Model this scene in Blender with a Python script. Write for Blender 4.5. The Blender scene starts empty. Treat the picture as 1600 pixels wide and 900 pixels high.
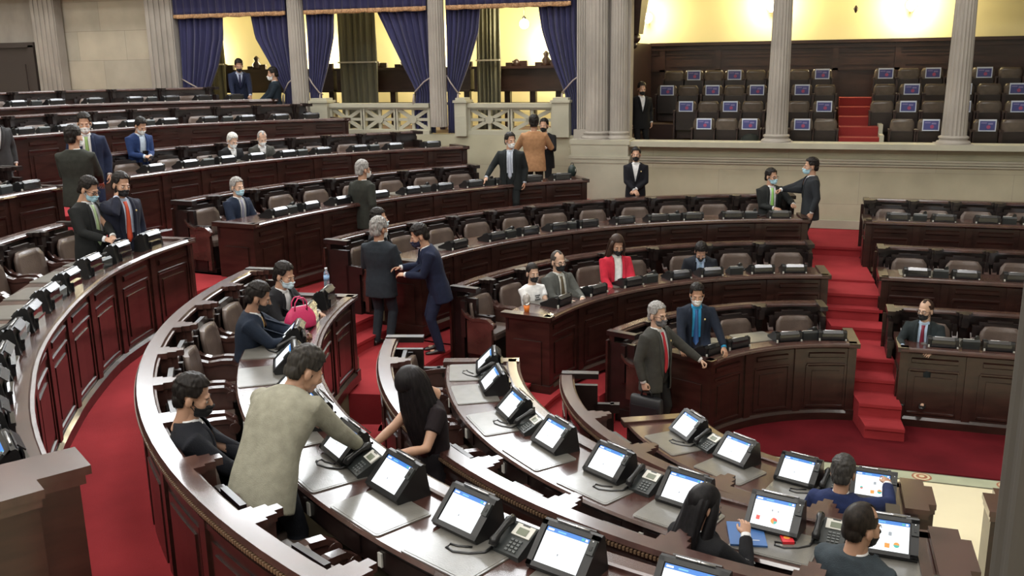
import bpy, bmesh, math, random
import numpy as np
from mathutils import Vector, Matrix
from mathutils.bvhtree import BVHTree
random.seed(7); rng = np.random.default_rng(5)
SC = bpy.context.scene; COL = SC.collection
R = math.radians; PI = math.pi

# ------------------------------------------------------------------ camera
FPX = 1450.0; PT = R(13.656); RO = R(.849); YAW = R(18)
CAM = np.array([-0.8612, -9.9996, 4.57])
cp, sp, cr, sr, cw, sw = math.cos(PT), math.sin(PT), math.cos(RO), math.sin(RO), math.cos(YAW), math.sin(YAW)
def yawv(a): return np.array([cw*a[0]-sw*a[1], sw*a[0]+cw*a[1], a[2]])
def ray(x, y):
    u, v = x-800., y-450.; u2 = cr*u-sr*v; v2 = sr*u+cr*v
    return yawv((u2, FPX*cp-v2*sp, -FPX*sp-v2*cp))
def at(x, y, z):
    r = ray(x, y); return CAM+r*((z-CAM[2])/r[2])
def aty(x, y, Y):
    r = ray(x, y); return CAM+r*((Y-CAM[1])/r[1])
cd = bpy.data.cameras.new('camera'); co = bpy.data.objects.new('camera', cd); COL.objects.link(co)
cd.sensor_width = 36; cd.lens = 36*FPX/1600; cd.clip_start = .05; cd.clip_end = 200
xa = yawv((cr, -sr*sp, -sr*cp)); ya = yawv((sr, cr*sp, cr*cp)); za = yawv((0, -cp, sp))
co.matrix_world = Matrix(((xa[0], ya[0], za[0], CAM[0]), (xa[1], ya[1], za[1], CAM[1]), (xa[2], ya[2], za[2], CAM[2]), (0, 0, 0, 1)))
SC.camera = co

# ------------------------------------------------------------------ materials
MATS = {}
def mat(name, col, rough=.5, metal=0, coat=0, noise=None, emit=None, bump=None, sheen=0, spec=None, coord='Object'):
    if name in MATS: return MATS[name]
    m = bpy.data.materials.new(name); m.use_nodes = True; nt = m.node_tree; b = nt.nodes['Principled BSDF']
    b.inputs['Base Color'].default_value = (*col, 1); b.inputs['Roughness'].default_value = rough
    b.inputs['Metallic'].default_value = metal; b.inputs['Coat Weight'].default_value = coat
    b.inputs['Coat Roughness'].default_value = .12
    if sheen: b.inputs['Sheen Weight'].default_value = sheen
    if spec is not None: b.inputs['Specular IOR Level'].default_value = spec
    if emit: b.inputs['Emission Color'].default_value = (*emit[0], 1); b.inputs['Emission Strength'].default_value = emit[1]
    if noise or bump:
        tc = nt.nodes.new('ShaderNodeTexCoord'); mp = nt.nodes.new('ShaderNodeMapping'); nt.links.new(tc.outputs[coord], mp.inputs[0])
    if noise:    # (scale xyz, amount, detail)
        mp.inputs['Scale'].default_value = noise[0]
        n = nt.nodes.new('ShaderNodeTexNoise'); n.inputs['Scale'].default_value = 1; n.inputs['Detail'].default_value = noise[2] if len(noise) > 2 else 4
        nt.links.new(mp.outputs[0], n.inputs['Vector'])
        mx = nt.nodes.new('ShaderNodeMix'); mx.data_type = 'RGBA'; a = noise[1]
        mx.inputs[6].default_value = tuple(max(0, c*(1-a)) for c in col)+(1,); mx.inputs[7].default_value = tuple(min(1, c*(1+a)) for c in col)+(1,)
        mr = nt.nodes.new('ShaderNodeMapRange'); mr.inputs[1].default_value = .3; mr.inputs[2].default_value = .7
        nt.links.new(n.outputs[0], mr.inputs[0]); nt.links.new(mr.outputs[0], mx.inputs[0]); nt.links.new(mx.outputs[2], b.inputs['Base Color'])
    if bump:     # (scale, strength)
        n = nt.nodes.new('ShaderNodeTexNoise'); n.inputs['Scale'].default_value = bump[0]; n.inputs['Detail'].default_value = 3
        nt.links.new(tc.outputs[coord], n.inputs['Vector'])
        bp = nt.nodes.new('ShaderNodeBump'); bp.inputs['Strength'].default_value = bump[1]; bp.inputs['Distance'].default_value = .02
        nt.links.new(n.outputs[0], bp.inputs['Height']); nt.links.new(bp.outputs[0], b.inputs['Normal'])
    MATS[name] = m; return m
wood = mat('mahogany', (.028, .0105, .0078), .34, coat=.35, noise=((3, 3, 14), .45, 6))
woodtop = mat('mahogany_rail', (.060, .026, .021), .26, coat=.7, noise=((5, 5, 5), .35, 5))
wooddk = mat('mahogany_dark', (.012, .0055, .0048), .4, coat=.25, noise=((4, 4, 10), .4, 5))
woodgal = mat('gallery_wood', (.030, .013, .011), .4, coat=.2, noise=((2, 2, 8), .4, 5))
leather = mat('brown_leather', (.110, .078, .064), .38, noise=((6, 6, 6), .2), bump=(60, .15))
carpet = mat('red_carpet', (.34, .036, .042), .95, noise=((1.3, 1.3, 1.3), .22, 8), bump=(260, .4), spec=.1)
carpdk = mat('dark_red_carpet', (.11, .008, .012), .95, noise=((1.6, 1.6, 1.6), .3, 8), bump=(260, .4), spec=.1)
tanfl = mat('tan_carpet', (.16, .125, .07), .9, noise=((3, 3, 3), .2), bump=(200, .3))
marble = mat('cream_marble', (.80, .72, .50), .3, noise=((.9, .9, .9), .06, 6))
marbord = mat('green_border_stone', (.40, .42, .29), .4, noise=((4, 4, 4), .12, 6))
medal = mat('medallion_stone', (.33, .13, .07), .4); medal2 = mat('medallion_cream', (.62, .55, .36), .4); lineblk = mat('border_line', (.07, .06, .05), .5)
colst = mat('column_stone', (.345, .315, .28), .75, noise=((2, 2, 1.2), .16, 6), bump=(30, .1))
curtn = mat('navy_curtain', (.024, .024, .088), .85, noise=((8, 8, 1), .2), sheen=.25)
gold = mat('gold_fringe', (.45, .26, .13), .55, noise=((40, 40, 40), .5))
drape = mat('olive_drape', (.19, .19, .145), .9, noise=((5, 5, 1), .15))
rope = mat('grey_rope', (.33, .28, .26), .8)
yellow = mat('yellow_plaster', (.80, .73, .44), .85, noise=((.8, .8, .8), .04))
blk = mat('black_plastic', (.012, .012, .013), .32, spec=.5); blk2 = mat('charcoal_plastic', (.028, .032, .032), .42)
blkgloss = mat('black_gloss_plate', (.016, .016, .018), .16, coat=.8)
alu = mat('silver_metal', (.62, .62, .63), .3, metal=1)
matl = mat('desk_mat_leather', (.15, .143, .128), .30, coat=.55, noise=((9, 9, 9), .12), bump=(90, .08))
white = mat('white_paper', (.80, .80, .80), .6); offw = mat('off_white_plastic', (.62, .61, .56), .4)
lcd = mat('phone_lcd', (.16, .18, .13), .3)
def emis(n, c, s):
    return mat(n, tuple(.2*q for q in c), .35, emit=(c, s))
scr_w = emis('screen_white', (.93, .97, 1.0), 1.15); scr_b = emis('screen_blue', (.06, .25, .75), .9); scr_c = emis('screen_cyan', (.2, .62, .85), .9)
scr_r = emis('screen_red', (.9, .1, .08), .8); scr_o = emis('screen_orange', (.95, .4, .08), .8); scr_t = emis('screen_teal', (.1, .6, .5), .8); scr_g = emis('screen_grey', (.45, .5, .55), .7)
scr_k = emis('screen_dark', (.03, .04, .08), .3)
key = mat('phone_keys', (.11, .12, .12), .45)

def stone_blocks(name, c1, c2, sx, sz, mortar=(.2, .18, .14), mw=.006):
    m = bpy.data.materials.new(name); m.use_nodes = True; nt = m.node_tree; b = nt.nodes['Principled BSDF']; b.inputs['Roughness'].default_value = .8
    tc = nt.nodes.new('ShaderNodeTexCoord'); sx_ = nt.nodes.new('ShaderNodeSeparateXYZ'); cb = nt.nodes.new('ShaderNodeCombineXYZ')
    nt.links.new(tc.outputs['Object'], sx_.inputs[0]); nt.links.new(sx_.outputs[0], cb.inputs[0]); nt.links.new(sx_.outputs[2], cb.inputs[1])
    br = nt.nodes.new('ShaderNodeTexBrick'); br.offset = .5; br.inputs['Color1'].default_value = (*c1, 1); br.inputs['Color2'].default_value = (*c2, 1)
    br.inputs['Mortar'].default_value = (*mortar, 1); br.inputs['Scale'].default_value = 1; br.inputs['Mortar Size'].default_value = mw
    br.inputs['Brick Width'].default_value = sx; br.inputs['Row Height'].default_value = sz; br.inputs['Bias'].default_value = 0
    nt.links.new(cb.outputs[0], br.inputs['Vector'])
    n = nt.nodes.new('ShaderNodeTexNoise'); n.inputs['Scale'].default_value = 1.7; n.inputs['Detail'].default_value = 7; nt.links.new(tc.outputs['Object'], n.inputs['Vector'])
    mx = nt.nodes.new('ShaderNodeMix'); mx.data_type = 'RGBA'; mx.blend_type = 'MULTIPLY'; mx.inputs[0].default_value = 1
    rp_ = nt.nodes.new('ShaderNodeMapRange'); rp_.inputs[1].default_value = .3; rp_.inputs[2].default_value = .7; rp_.inputs[3].default_value = .86; rp_.inputs[4].default_value = 1.08
    nt.links.new(n.outputs[0], rp_.inputs[0]); nt.links.new(br.outputs[0], mx.inputs[6]); nt.links.new(rp_.outputs[0], mx.inputs[7]); nt.links.new(mx.outputs[2], b.inputs['Base Color'])
    return m
stone = stone_blocks('stone_parapet', (.43, .41, .295), (.46, .435, .32), 2.6, .62, (.33, .30, .235), .004)
stonew = stone_blocks('stone_wall_blocks', (.50, .455, .355), (.43, .40, .325), 1.38, .68, (.33, .30, .24), .006)
stonepl = mat('plain_stone', (.42, .405, .32), .8, noise=((1.5, 1.5, 1.5), .12, 6))
hallst = mat('hall_stone', (.42, .40, .35), .85)

# ------------------------------------------------------------------ mesh builder
class MB:
    def __init__(s): s.v = []; s.f = []; s.m = []; s.s = []
    def add(s, vs, fs, m=0, smooth=False):
        b = len(s.v); s.v += [tuple(map(float, p)) for p in vs]; s.f += [tuple(b+i for i in f) for f in fs]; s.m += [m]*len(fs); s.s += [smooth]*len(fs)
        return s
    def box(s, c, d, rot=None, m=0, taper=1.0):
        x, y, z = (q/2 for q in d); P = []
        for k, sz in enumerate((-z, z)):
            t = taper if k else 1
            for a, b in ((-x, -y), (x, -y), (x, y), (-x, y)): P.append((a*t, b*t, sz))
        P = np.array(P)
        if rot is not None: P = P@np.array(rot).T
        P = P+np.array(c)
        return s.add(P, [(3, 2, 1, 0), (4, 5, 6, 7), (0, 1, 5, 4), (1, 2, 6, 5), (2, 3, 7, 6), (3, 0, 4, 7)], m)
    def loft(s, rings, m=0, smooth=True, caps=True, close=True):
        n = len(rings[0]); V = np.concatenate(rings); F = []
        for i in range(len(rings)-1):
            for j in range(n if close else n-1):
                a, b = i*n+j, i*n+(j+1) % n; F.append((a, b, b+n, a+n))
        b0 = len(s.v); s.add(V, F, m, smooth)
        if caps and close:
            s.f.append(tuple(b0+j for j in reversed(range(n)))); s.f.append(tuple(b0+(len(rings)-1)*n+j for j in range(n))); s.m += [m, m]; s.s += [False]*2
        return s
    def lathe(s, prof, c=(0, 0, 0), n=20, m=0, smooth=True, flute=None):
        rings = []
        for r, z in prof:
            a = np.linspace(0, 2*PI, n, endpoint=False); rr = np.full(n, r)
            rings.append(np.stack([c[0]+rr*np.cos(a), c[1]+rr*np.sin(a), np.full(n, c[2]+z)], 1))
        return s.loft(rings, m, smooth)
    def tube(s, pts, r, n=8, m=0, smooth=True):
        pts = [np.array(p, float) for p in pts]; r = [r]*len(pts) if np.isscalar(r) else r; rings = []; up = np.array((0, 0, 1.))
        prev = None
        for i, p in enumerate(pts):
            t = pts[min(i+1, len(pts)-1)]-pts[max(i-1, 0)]; t = t/(np.linalg.norm(t)+1e-9)
            if prev is None:
                h = up if abs(t[2]) < .9 else np.array((1., 0, 0)); u = np.cross(t, h)
            else: u = prev-t*np.dot(prev, t)
            u /= np.linalg.norm(u); prev = u; w = np.cross(t, u); a = np.linspace(0, 2*PI, n, endpoint=False)
            rings.append(p+r[i]*(np.cos(a)[:, None]*u+np.sin(a)[:, None]*w))
        return s.loft(rings, m, smooth)
    def ell(s, c, rad, n=16, k=10, m=0, rot=None):
        rings = []
        for i in range(1, k):
            ph = PI*i/k; a = np.linspace(0, 2*PI, n, endpoint=False)
            P = np.stack([rad[0]*math.sin(ph)*np.cos(a), rad[1]*math.sin(ph)*np.sin(a), np.full(n, -rad[2]*math.cos(ph))], 1)
            if rot is not None: P = P@np.array(rot).T
            rings.append(P+np.array(c))
        return s.loft(rings, m)
    def prism(s, poly, z0, z1, m=0):   # poly ccw xy
        n = len(poly); V = [(x, y, z0) for x, y in poly]+[(x, y, z1) for x, y in poly]
        F = [tuple(reversed(range(n))), tuple(range(n, 2*n))]+[(i, (i+1) % n, n+(i+1) % n, n+i) for i in range(n)]
        return s.add(V, F, m)
    def xform(s, M):
        M = np.array(M); s.v = [tuple((M[:3, :3]@np.array(p))+M[:3, 3]) for p in s.v]; return s
    def mesh(s, name, mats):
        me = bpy.data.meshes.new(name); me.from_pydata(s.v, [], s.f)
        for m in mats: me.materials.append(m)
        me.polygons.foreach_set('material_index', s.m); me.polygons.foreach_set('use_smooth', s.s)
        if len(s.f) > 6 and name != 'screen':
            b = bmesh.new(); b.from_mesh(me); bmesh.ops.recalc_face_normals(b, faces=b.faces); b.to_mesh(me); b.free()
        me.update(); return me
    def build(s, name, mats, parent=None, loc=None, rz=None):
        if not isinstance(mats, (list, tuple)): mats = [mats]
        return link(name, s.mesh(name, mats), parent, loc, rz)
def link(name, me, parent=None, loc=None, rz=None):
    o = bpy.data.objects.new(name, me); COL.objects.link(o)
    if parent: o.parent = parent
    if loc is not None: o.location = tuple(loc)
    if rz is not None: o.rotation_euler = (0, 0, rz)
    return o
def tag(o, label=None, cat=None, group=None, kind=None):
    if label: o['label'] = label
    if cat: o['category'] = cat
    if group: o['group'] = group
    if kind: o['kind'] = kind
    return o
def empty(name, loc, rz=0, label=None, cat=None, group=None):
    o = link(name, None, None, loc, rz); o.empty_display_size = .1; return tag(o, label, cat, group)
def struct(mb, name, mats, label=None, cat=None): return tag(mb.build(name, mats), label, cat, None, 'structure')
def copy_tree(src, loc, rz, label=None, group=None):
    def rec(o, par):
        c = o.copy(); COL.objects.link(c)
        if par: c.parent = par
        for ch in KIDS.get(o.name, []): rec(ch, c)
        return c
    r = rec(src, None); r.location = tuple(loc); r.rotation_euler = (0, 0, rz)
    if label: r['label'] = label
    if group: r['group'] = group
    return r
KIDS = {}
def register(root):
    bpy.context.view_layer.update()
    def rec(o):
        KIDS[o.name] = list(o.children)
        for c in o.children: rec(c)
    rec(root)

# ------------------------------------------------------------------ row geometry
class Arc:
    def __init__(s, warp=None): s.w = warp
    def pt(s, t, r):
        if s.w: r = r+s.w(t)
        return np.array([r*math.cos(R(t)), r*math.sin(R(t))])
    def n(s, t): return np.array([math.cos(R(t)), math.sin(R(t))])
    def step(s, r): return 2.0
    def width(s, r): return r*R(1)     # metres per unit t
class Line:
    def pt(s, t, r): return np.array([t, r])
    def n(s, t): return np.array([0., 1.])
    def step(s, r): return .5
    def width(s, r): return 1.
def sweep(mb, g, t0, t1, prof, m=0, caps=True, smooth=False):
    """closed profile of (radius, z) carried along the row from t0 to t1"""
    n = max(1, int(math.ceil(abs(t1-t0)/g.step(0)))); ts = np.linspace(t0, t1, n+1); rings = []
    for t in ts: rings.append(np.array([(*g.pt(t, r), z) for r, z in prof]))
    k = len(prof); V = np.concatenate(rings); F = []
    for i in range(n):
        for j in range(k): a, b = i*k+j, i*k+(j+1) % k; F.append((a, b, b+k, a+k))
    if caps: F += [tuple(reversed(range(k))), tuple(n*k+j for j in range(k))]
    mb.add(V, F, m, smooth); return mb
def rect(r0, r1, z0, z1): return [(r0, z0), (r1, z0), (r1, z1), (r0, z1)]
def gbox(mb, g, t, r, z, dr, dw, dz, m=0, taper=1.0):
    n = g.n(t); p = g.pt(t, r); rot = np.array([[n[0], -n[1], 0], [n[1], n[0], 0], [0, 0, 1]])
    return mb.box((p[0], p[1], z), (dr, dw, dz), rot, m, taper)
def out_angle(g, t): n = g.n(t); return math.atan2(n[1], n[0])
ARC = Arc()
def ZF(k): return .26+.48*k
exec_rows = []

# ------------------------------------------------------------------ prototypes
def proto_chair():
    e = empty('armchair', (0, 0, 0))
    # local: back at y=0, seat toward +y
    def pad(w0, w1, z0, z1, y, th, curve=.05, n=8):
        rings = []
        for i in range(7):
            f = i/6; z = z0+(z1-z0)*f; w = (w0+(w1-w0)*f)/2*(1-.25*max(0, f-.8)/.2)
            lean = -.06*f; a = np.linspace(-1, 1, n)
            fr = np.stack([w*a, y+lean+curve*(a*a)-.0*a+th*np.sqrt(np.clip(1-.6*a*a, 0, 1)), np.full(n, z+(.0 if f < 1 else -.015*0))], 1)
            bk = np.stack([w*a[::-1], y+lean+curve*(a[::-1]**2)-.02, np.full(n, z)], 1)
            rings.append(np.concatenate([fr, bk]))
        return rings
    MB().loft(pad(.50, .50, .46, .865, .13, .035), smooth=True).build('backrest', leather, e)
    fr = MB()
    fr.box((0, .035, .45), (.60, .05, .82)); fr.box((0, .04, .88), (.50, .04, .05)); fr.box((0, .04, .915), (.30, .04, .03))
    for s in (-1, 1): fr.box((s*.31, .07, .62), (.05, .07, .48))
    fr.build('back_frame', wooddk, e)
    MB().loft([np.array([(-.25*a, .12+.0, z), (.25*a, .12, z), (.27*a, .52-.01*(a < 1), z), (-.27*a, .52-.01*(a < 1), z)]) for a, z in ((1, .38), (1.02, .41), (1.02, .44), (.96, .465))], smooth=False).build('seat', leather, e)
    b = MB(); b.box((0, .30, .19), (.50, .40, .38)); b.box((0, .31, .03), (.60, .46, .06)); b.build('pedestal', wooddk, e)
    for s in (-1, 1):
        a = MB(); path = [(.06, .74), (.13, .66), (.22, .63), (.34, .645), (.44, .64), (.50, .60)]
        rings = [np.array([(s*.315-.035, y, z-.018), (s*.315+.035, y, z-.018), (s*.315+.035, y, z+.022), (s*.315-.035, y, z+.022)]) for y, z in path]
        a.loft(rings, smooth=False)
        c = np.linspace(0, 2*PI, 12, endpoint=False)
        a.loft([np.stack([np.full(12, s*.315+x), .495+.045*np.cos(c), .575+.045*np.sin(c)], 1) for x in (-.04, .04)], smooth=True)
        a.box((s*.315, .30, .40), (.04, .34, .44)); a.box((s*.315, .47, .30), (.05, .06, .52))
        a.build('armrest', woodtop, e)
    register(e); return e
def screen_mesh(kind):
    """a display lying in the xy plane (x right for the reader, y up), 0.24 x 0.18"""
    mb = MB(); W, H = .262, .196
    def q(x0, y0, x1, y1, m, z=.0): mb.add([(x0-W/2, y0-H/2, z), (x1-W/2, y0-H/2, z), (x1-W/2, y1-H/2, z), (x0-W/2, y1-H/2, z)], [(0, 1, 2, 3)], m)
    h = .024
    q(0, 0, W, H-h, 0); q(0, H-h, W, H, 1)
    e = .0006
    q(.008, H-h+.007, .045, H-h+.017, 0, e); q(W-.045, H-h+.006, W-.028, H-h+.018, 4, e); q(W-.022, H-h+.006, W-.008, H-h+.018, 0, e)
    q(.07, H-h+.008, .12, H-h+.015, 2, e)
    if kind == 'plain':
        q(.115, .06, .124, .072, 5, e)
    else:
        def pie(cx, cy, r, segs):
            a0 = 0
            for frac, m in segs:
                a1 = a0+2*PI*frac; aa = np.linspace(a0, a1, 8)
                V = [(cx-W/2, cy-H/2, e)]+[(cx-W/2+r*math.cos(a), cy-H/2+r*math.sin(a), e) for a in aa]
                mb.add(V, [(0, i, i+1) for i in range(1, 8)], m); a0 = a1
        if kind == 'pie': q(.03, .035, .055, .065, 3, e); pie(.15, .048, .022, ((.35, 3), (.4, 6), (.25, 4))); q(.12, .11, .13, .125, 5, e); q(.16, .11, .168, .122, 5, e)
        else: pie(.05, .06, .012, ((.6, 4), (.4, 3))); q(.14, .10, .16, .125, 5, e); q(.12, .02, .15, .05, 6, e); pie(.19, .045, .018, ((.5, 6), (.5, 4)))
    return mb.mesh('screen', [scr_w, scr_b, scr_c, scr_r, scr_t, scr_g, scr_o])
def proto_tablet(kind):
    e = empty('voting_terminal', (0, 0, 0))
    # local: screen faces +y/up; reader's right is -x
    def side(pts, x0, x1, mb): 
        n = len(pts); V = [(x0, y, z) for y, z in pts]+[(x1, y, z) for y, z in pts]
        mb.add(V, [tuple(reversed(range(n))), tuple(range(n, 2*n))]+[(i, (i+1) % n, n+(i+1) % n, n+i) for i in range(n)])
    c = MB(); side([(-.115, .0), (.09, .0), (.128, .014), (.135, .034), (-.045, .214), (-.066, .218), (-.08, .204)], -.178, .178, c)
    # raised rim about the screen
    p0 = np.array((0, .135, .034)); up = np.array((0, -.18, .18)); L = np.linalg.norm(up); up /= L; nrm = np.array((0, up[2], -up[1])); xr = np.array((-1., 0, 0))
    rot = np.stack([xr, up, nrm], 1)
    def onface(x, y, z=0): return p0+xr*x+up*y+nrm*z
    for x, y, w, h in ((0, .013, .356, .026), (0, L-.013, .356, .026), (-.162, L/2, .032, L), (.154, L/2, .048, L)): c.box(onface(x, y, .004), (w, h, .012), rot)
    cs = c.build('casing', blk, e)
    s = link('screen', screen_mesh(kind), cs); M = Matrix([[*rot[0], 0], [*rot[1], 0], [*rot[2], 0], [0, 0, 0, 1]]); M.translation = Vector(onface(-.009, L/2+.0, .003)); s.matrix_local = M
    MB().box(onface(.155, L*.72, .014), (.042, .075, .02), rot).box(onface(.155, L*.70, .0255), (.016, .022, .004), rot, 1).box(onface(.155, L*.85, .0255), (.006, .006, .003), rot, 2).build('card_reader', [blk2, blk, alu], cs)
    MB().tube([(-.10, -.055, .224), (.10, -.055, .224)], .006, 8).tube([(-.03, -.055, .224), (-.01, -.055, .224)], .0075, 8).build('stylus', [alu], cs)
    b = MB(); b.box((0, -.106, .10), (.25, .012, .13)); b.box((0, -.118, .05), (.20, .03, .07)); b.box((0, -.124, .10), (.22, .03, .02)); b.build('back_plate', blkgloss, e); MB().box((0, -.100, .20), (.25, .055, .008), np.array(Matrix.Rotation(R(45), 3, 'X'))).build('name_plate', mat('name_plate_metal', (.13, .13, .135), .25, metal=.9), e)
    f = MB()
    for x in (-.14, .14): f.lathe([(.012, 0), (.012, .02)], (x, -.085, 0), 8)
    f.box((.15, .10, .02), (.02, .03, .02)); f.build('foot', offw, e)
    register(e); return e
def proto_low_tablet():
    npm = mat('name_plate_metal', (.13, .13, .135), .25, metal=.9); e = empty('voting_terminal', (0, 0, 0)); pts = [(-.13, .0), (.11, .0), (.135, .012), (.14, .028), (-.09, .128), (-.112, .130), (-.125, .112)]; n = len(pts); c = MB()
    V = [(-.178, y, z) for y, z in pts]+[(.178, y, z) for y, z in pts]; c.add(V, [tuple(reversed(range(n))), tuple(range(n, 2*n))]+[(i, (i+1) % n, n+(i+1) % n, n+i) for i in range(n)])
    p0 = np.array((0, .14, .028)); up = np.array((0, -.23, .10)); L = np.linalg.norm(up); up /= L; nrm = np.array((0, up[2], -up[1])); rot = np.stack([np.array((-1., 0, 0)), up, nrm], 1); f_ = lambda x, y, z=0: p0+np.array((-1., 0, 0))*x+up*y+nrm*z
    for x, y, w, h in ((0, .013, .356, .026), (0, L-.013, .356, .026), (-.162, L/2, .032, L), (.154, L/2, .048, L)): c.box(f_(x, y, .004), (w, h, .012), rot)
    cs = c.build('casing', blk, e); s = link('screen', screen_mesh('plain'), cs); M = Matrix([[*rot[0], 0], [*rot[1], 0], [*rot[2], 0], [0, 0, 0, 1]]); M.translation = Vector(f_(-.009, L/2, .003)); s.matrix_local = M
    MB().box(f_(.155, L*.72, .014), (.042, .075, .02), rot).build('card_reader', blk2, cs); MB().tube([(-.10, -.10, .137), (.10, -.10, .137)], .006, 8).build('stylus', alu, cs)
    MB().box((0, -.128, .122), (.25, .052, .008), np.array(Matrix.Rotation(R(38), 3, 'X'))).build('name_plate', npm, e); b = MB(); b.box((0, -.134, .06), (.27, .02, .085)); b.box((0, -.142, .08), (.24, .012, .03)); b.build('back_plate', blkgloss, e); f = MB(); f.box((-.165, -.13, .02), (.018, .03, .04)); f.box((.165, -.13, .015), (.018, .03, .03)); f.build('foot', offw, e); register(e); return e
def proto_phone():
    e = empty('desk_phone', (0, 0, 0))
    def wedge(mb, x0, x1, pts, m=0):
        n = len(pts); V = [(x0, y, z) for y, z in pts]+[(x1, y, z) for y, z in pts]
        mb.add(V, [tuple(reversed(range(n))), tuple(range(n, 2*n))]+[(i, (i+1) % n, n+(i+1) % n, n+i) for i in range(n)], m)
    b = MB(); wedge(b, -.10, .10, [(-.09, 0), (.10, 0), (.105, .03), (-.075, .125), (-.10, .10)]); bz_ = b.build('body', blk2, e)
    p0 = np.array((0, .105, .03)); up = np.array((0, -.18, .095)); L = np.linalg.norm(up); up /= L; n_ = np.array((0, up[2], -up[1])); rot = np.stack([np.array((-1., 0, 0)), up, n_], 1)
    def of(x, y, z=0): return p0+np.array((-1., 0, 0))*x+up*y+n_*z
    MB().box(of(.03, .155, .004), (.125, .075, .01), rot).box(of(.03, .188, .010), (.05, .006, .002), rot, 1).build('bezel', [offw, blk], bz_)
    MB().box(of(.03, .148, .010), (.068, .042, .004), rot).build('display', lcd, bz_)
    k = MB()
    for i in range(4):
        for j in range(3): k.box(of(.002+.027*j, .022+.022*i, .004), (.018, .012, .008), rot)
    k.lathe([(.014, 0), (.014, .006)], (0, 0, 0), 10) if 0 else None
    k.build('keypad', key, bz_)
    h = MB(); pts = [of(-.072, y, z) for y, z in ((.0, .022), (.03, .036), (.06, .04), (.10, .04), (.14, .04), (.17, .036), (.20, .022))]
    h.tube(pts, [.024, .028, .02, .019, .02, .028, .024], 10); h.build('handset', blk, e)
    c = MB(); c.tube([(.085, .10, .03), (.10, .15, .012), (.16, .21, .010), (.24, .25, .010), (.30, .24, .010), (.31, .20, .010), (.26, .19, .010), (.19, .15, .010)], .009, 8); c.build('cord', blk, e)
    register(e); return e
def rounded_rect(w, h, r, n=5):
    P = []
    for cx, cy, a0 in ((w/2-r, h/2-r, 0), (-w/2+r, h/2-r, 90), (-w/2+r, -h/2+r, 180), (w/2-r, -h/2+r, 270)):
        for i in range(n+1): a = R(a0+90*i/n); P.append((cx+r*math.cos(a), cy+r*math.sin(a)))
    return P
def proto_mat():
    mb = MB(); mb.prism(rounded_rect(.52, .40, .03), 0, .008); mb.prism(rounded_rect(.49, .37, .02), .008, .010)
    o = mb.build('desk_mat', matl); register(o); return o
CH = proto_chair(); TB = {k: proto_tablet(k) for k in ('plain', 'pie', 'list')}; TB['low'] = proto_low_tablet(); PH = proto_phone(); DM = proto_mat()
used = set()
def place(src, loc, rz, label, cat, group=None):
    if src.name not in used:
        used.add(src.name); src.location = tuple(loc); src.rotation_euler = (0, 0, rz); r = src
    else: r = copy_tree(src, loc, rz)
    r['label'] = label; r['category'] = cat
    if group: r['group'] = group
    elif 'group' in r: del r['group']
    return r
ORD = ['first', 'second', 'third', 'fourth', 'fifth', 'sixth', 'seventh', 'eighth', 'ninth', 'tenth', 'eleventh', 'twelfth', 'thirteenth', 'fourteenth', 'fifteenth']

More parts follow.
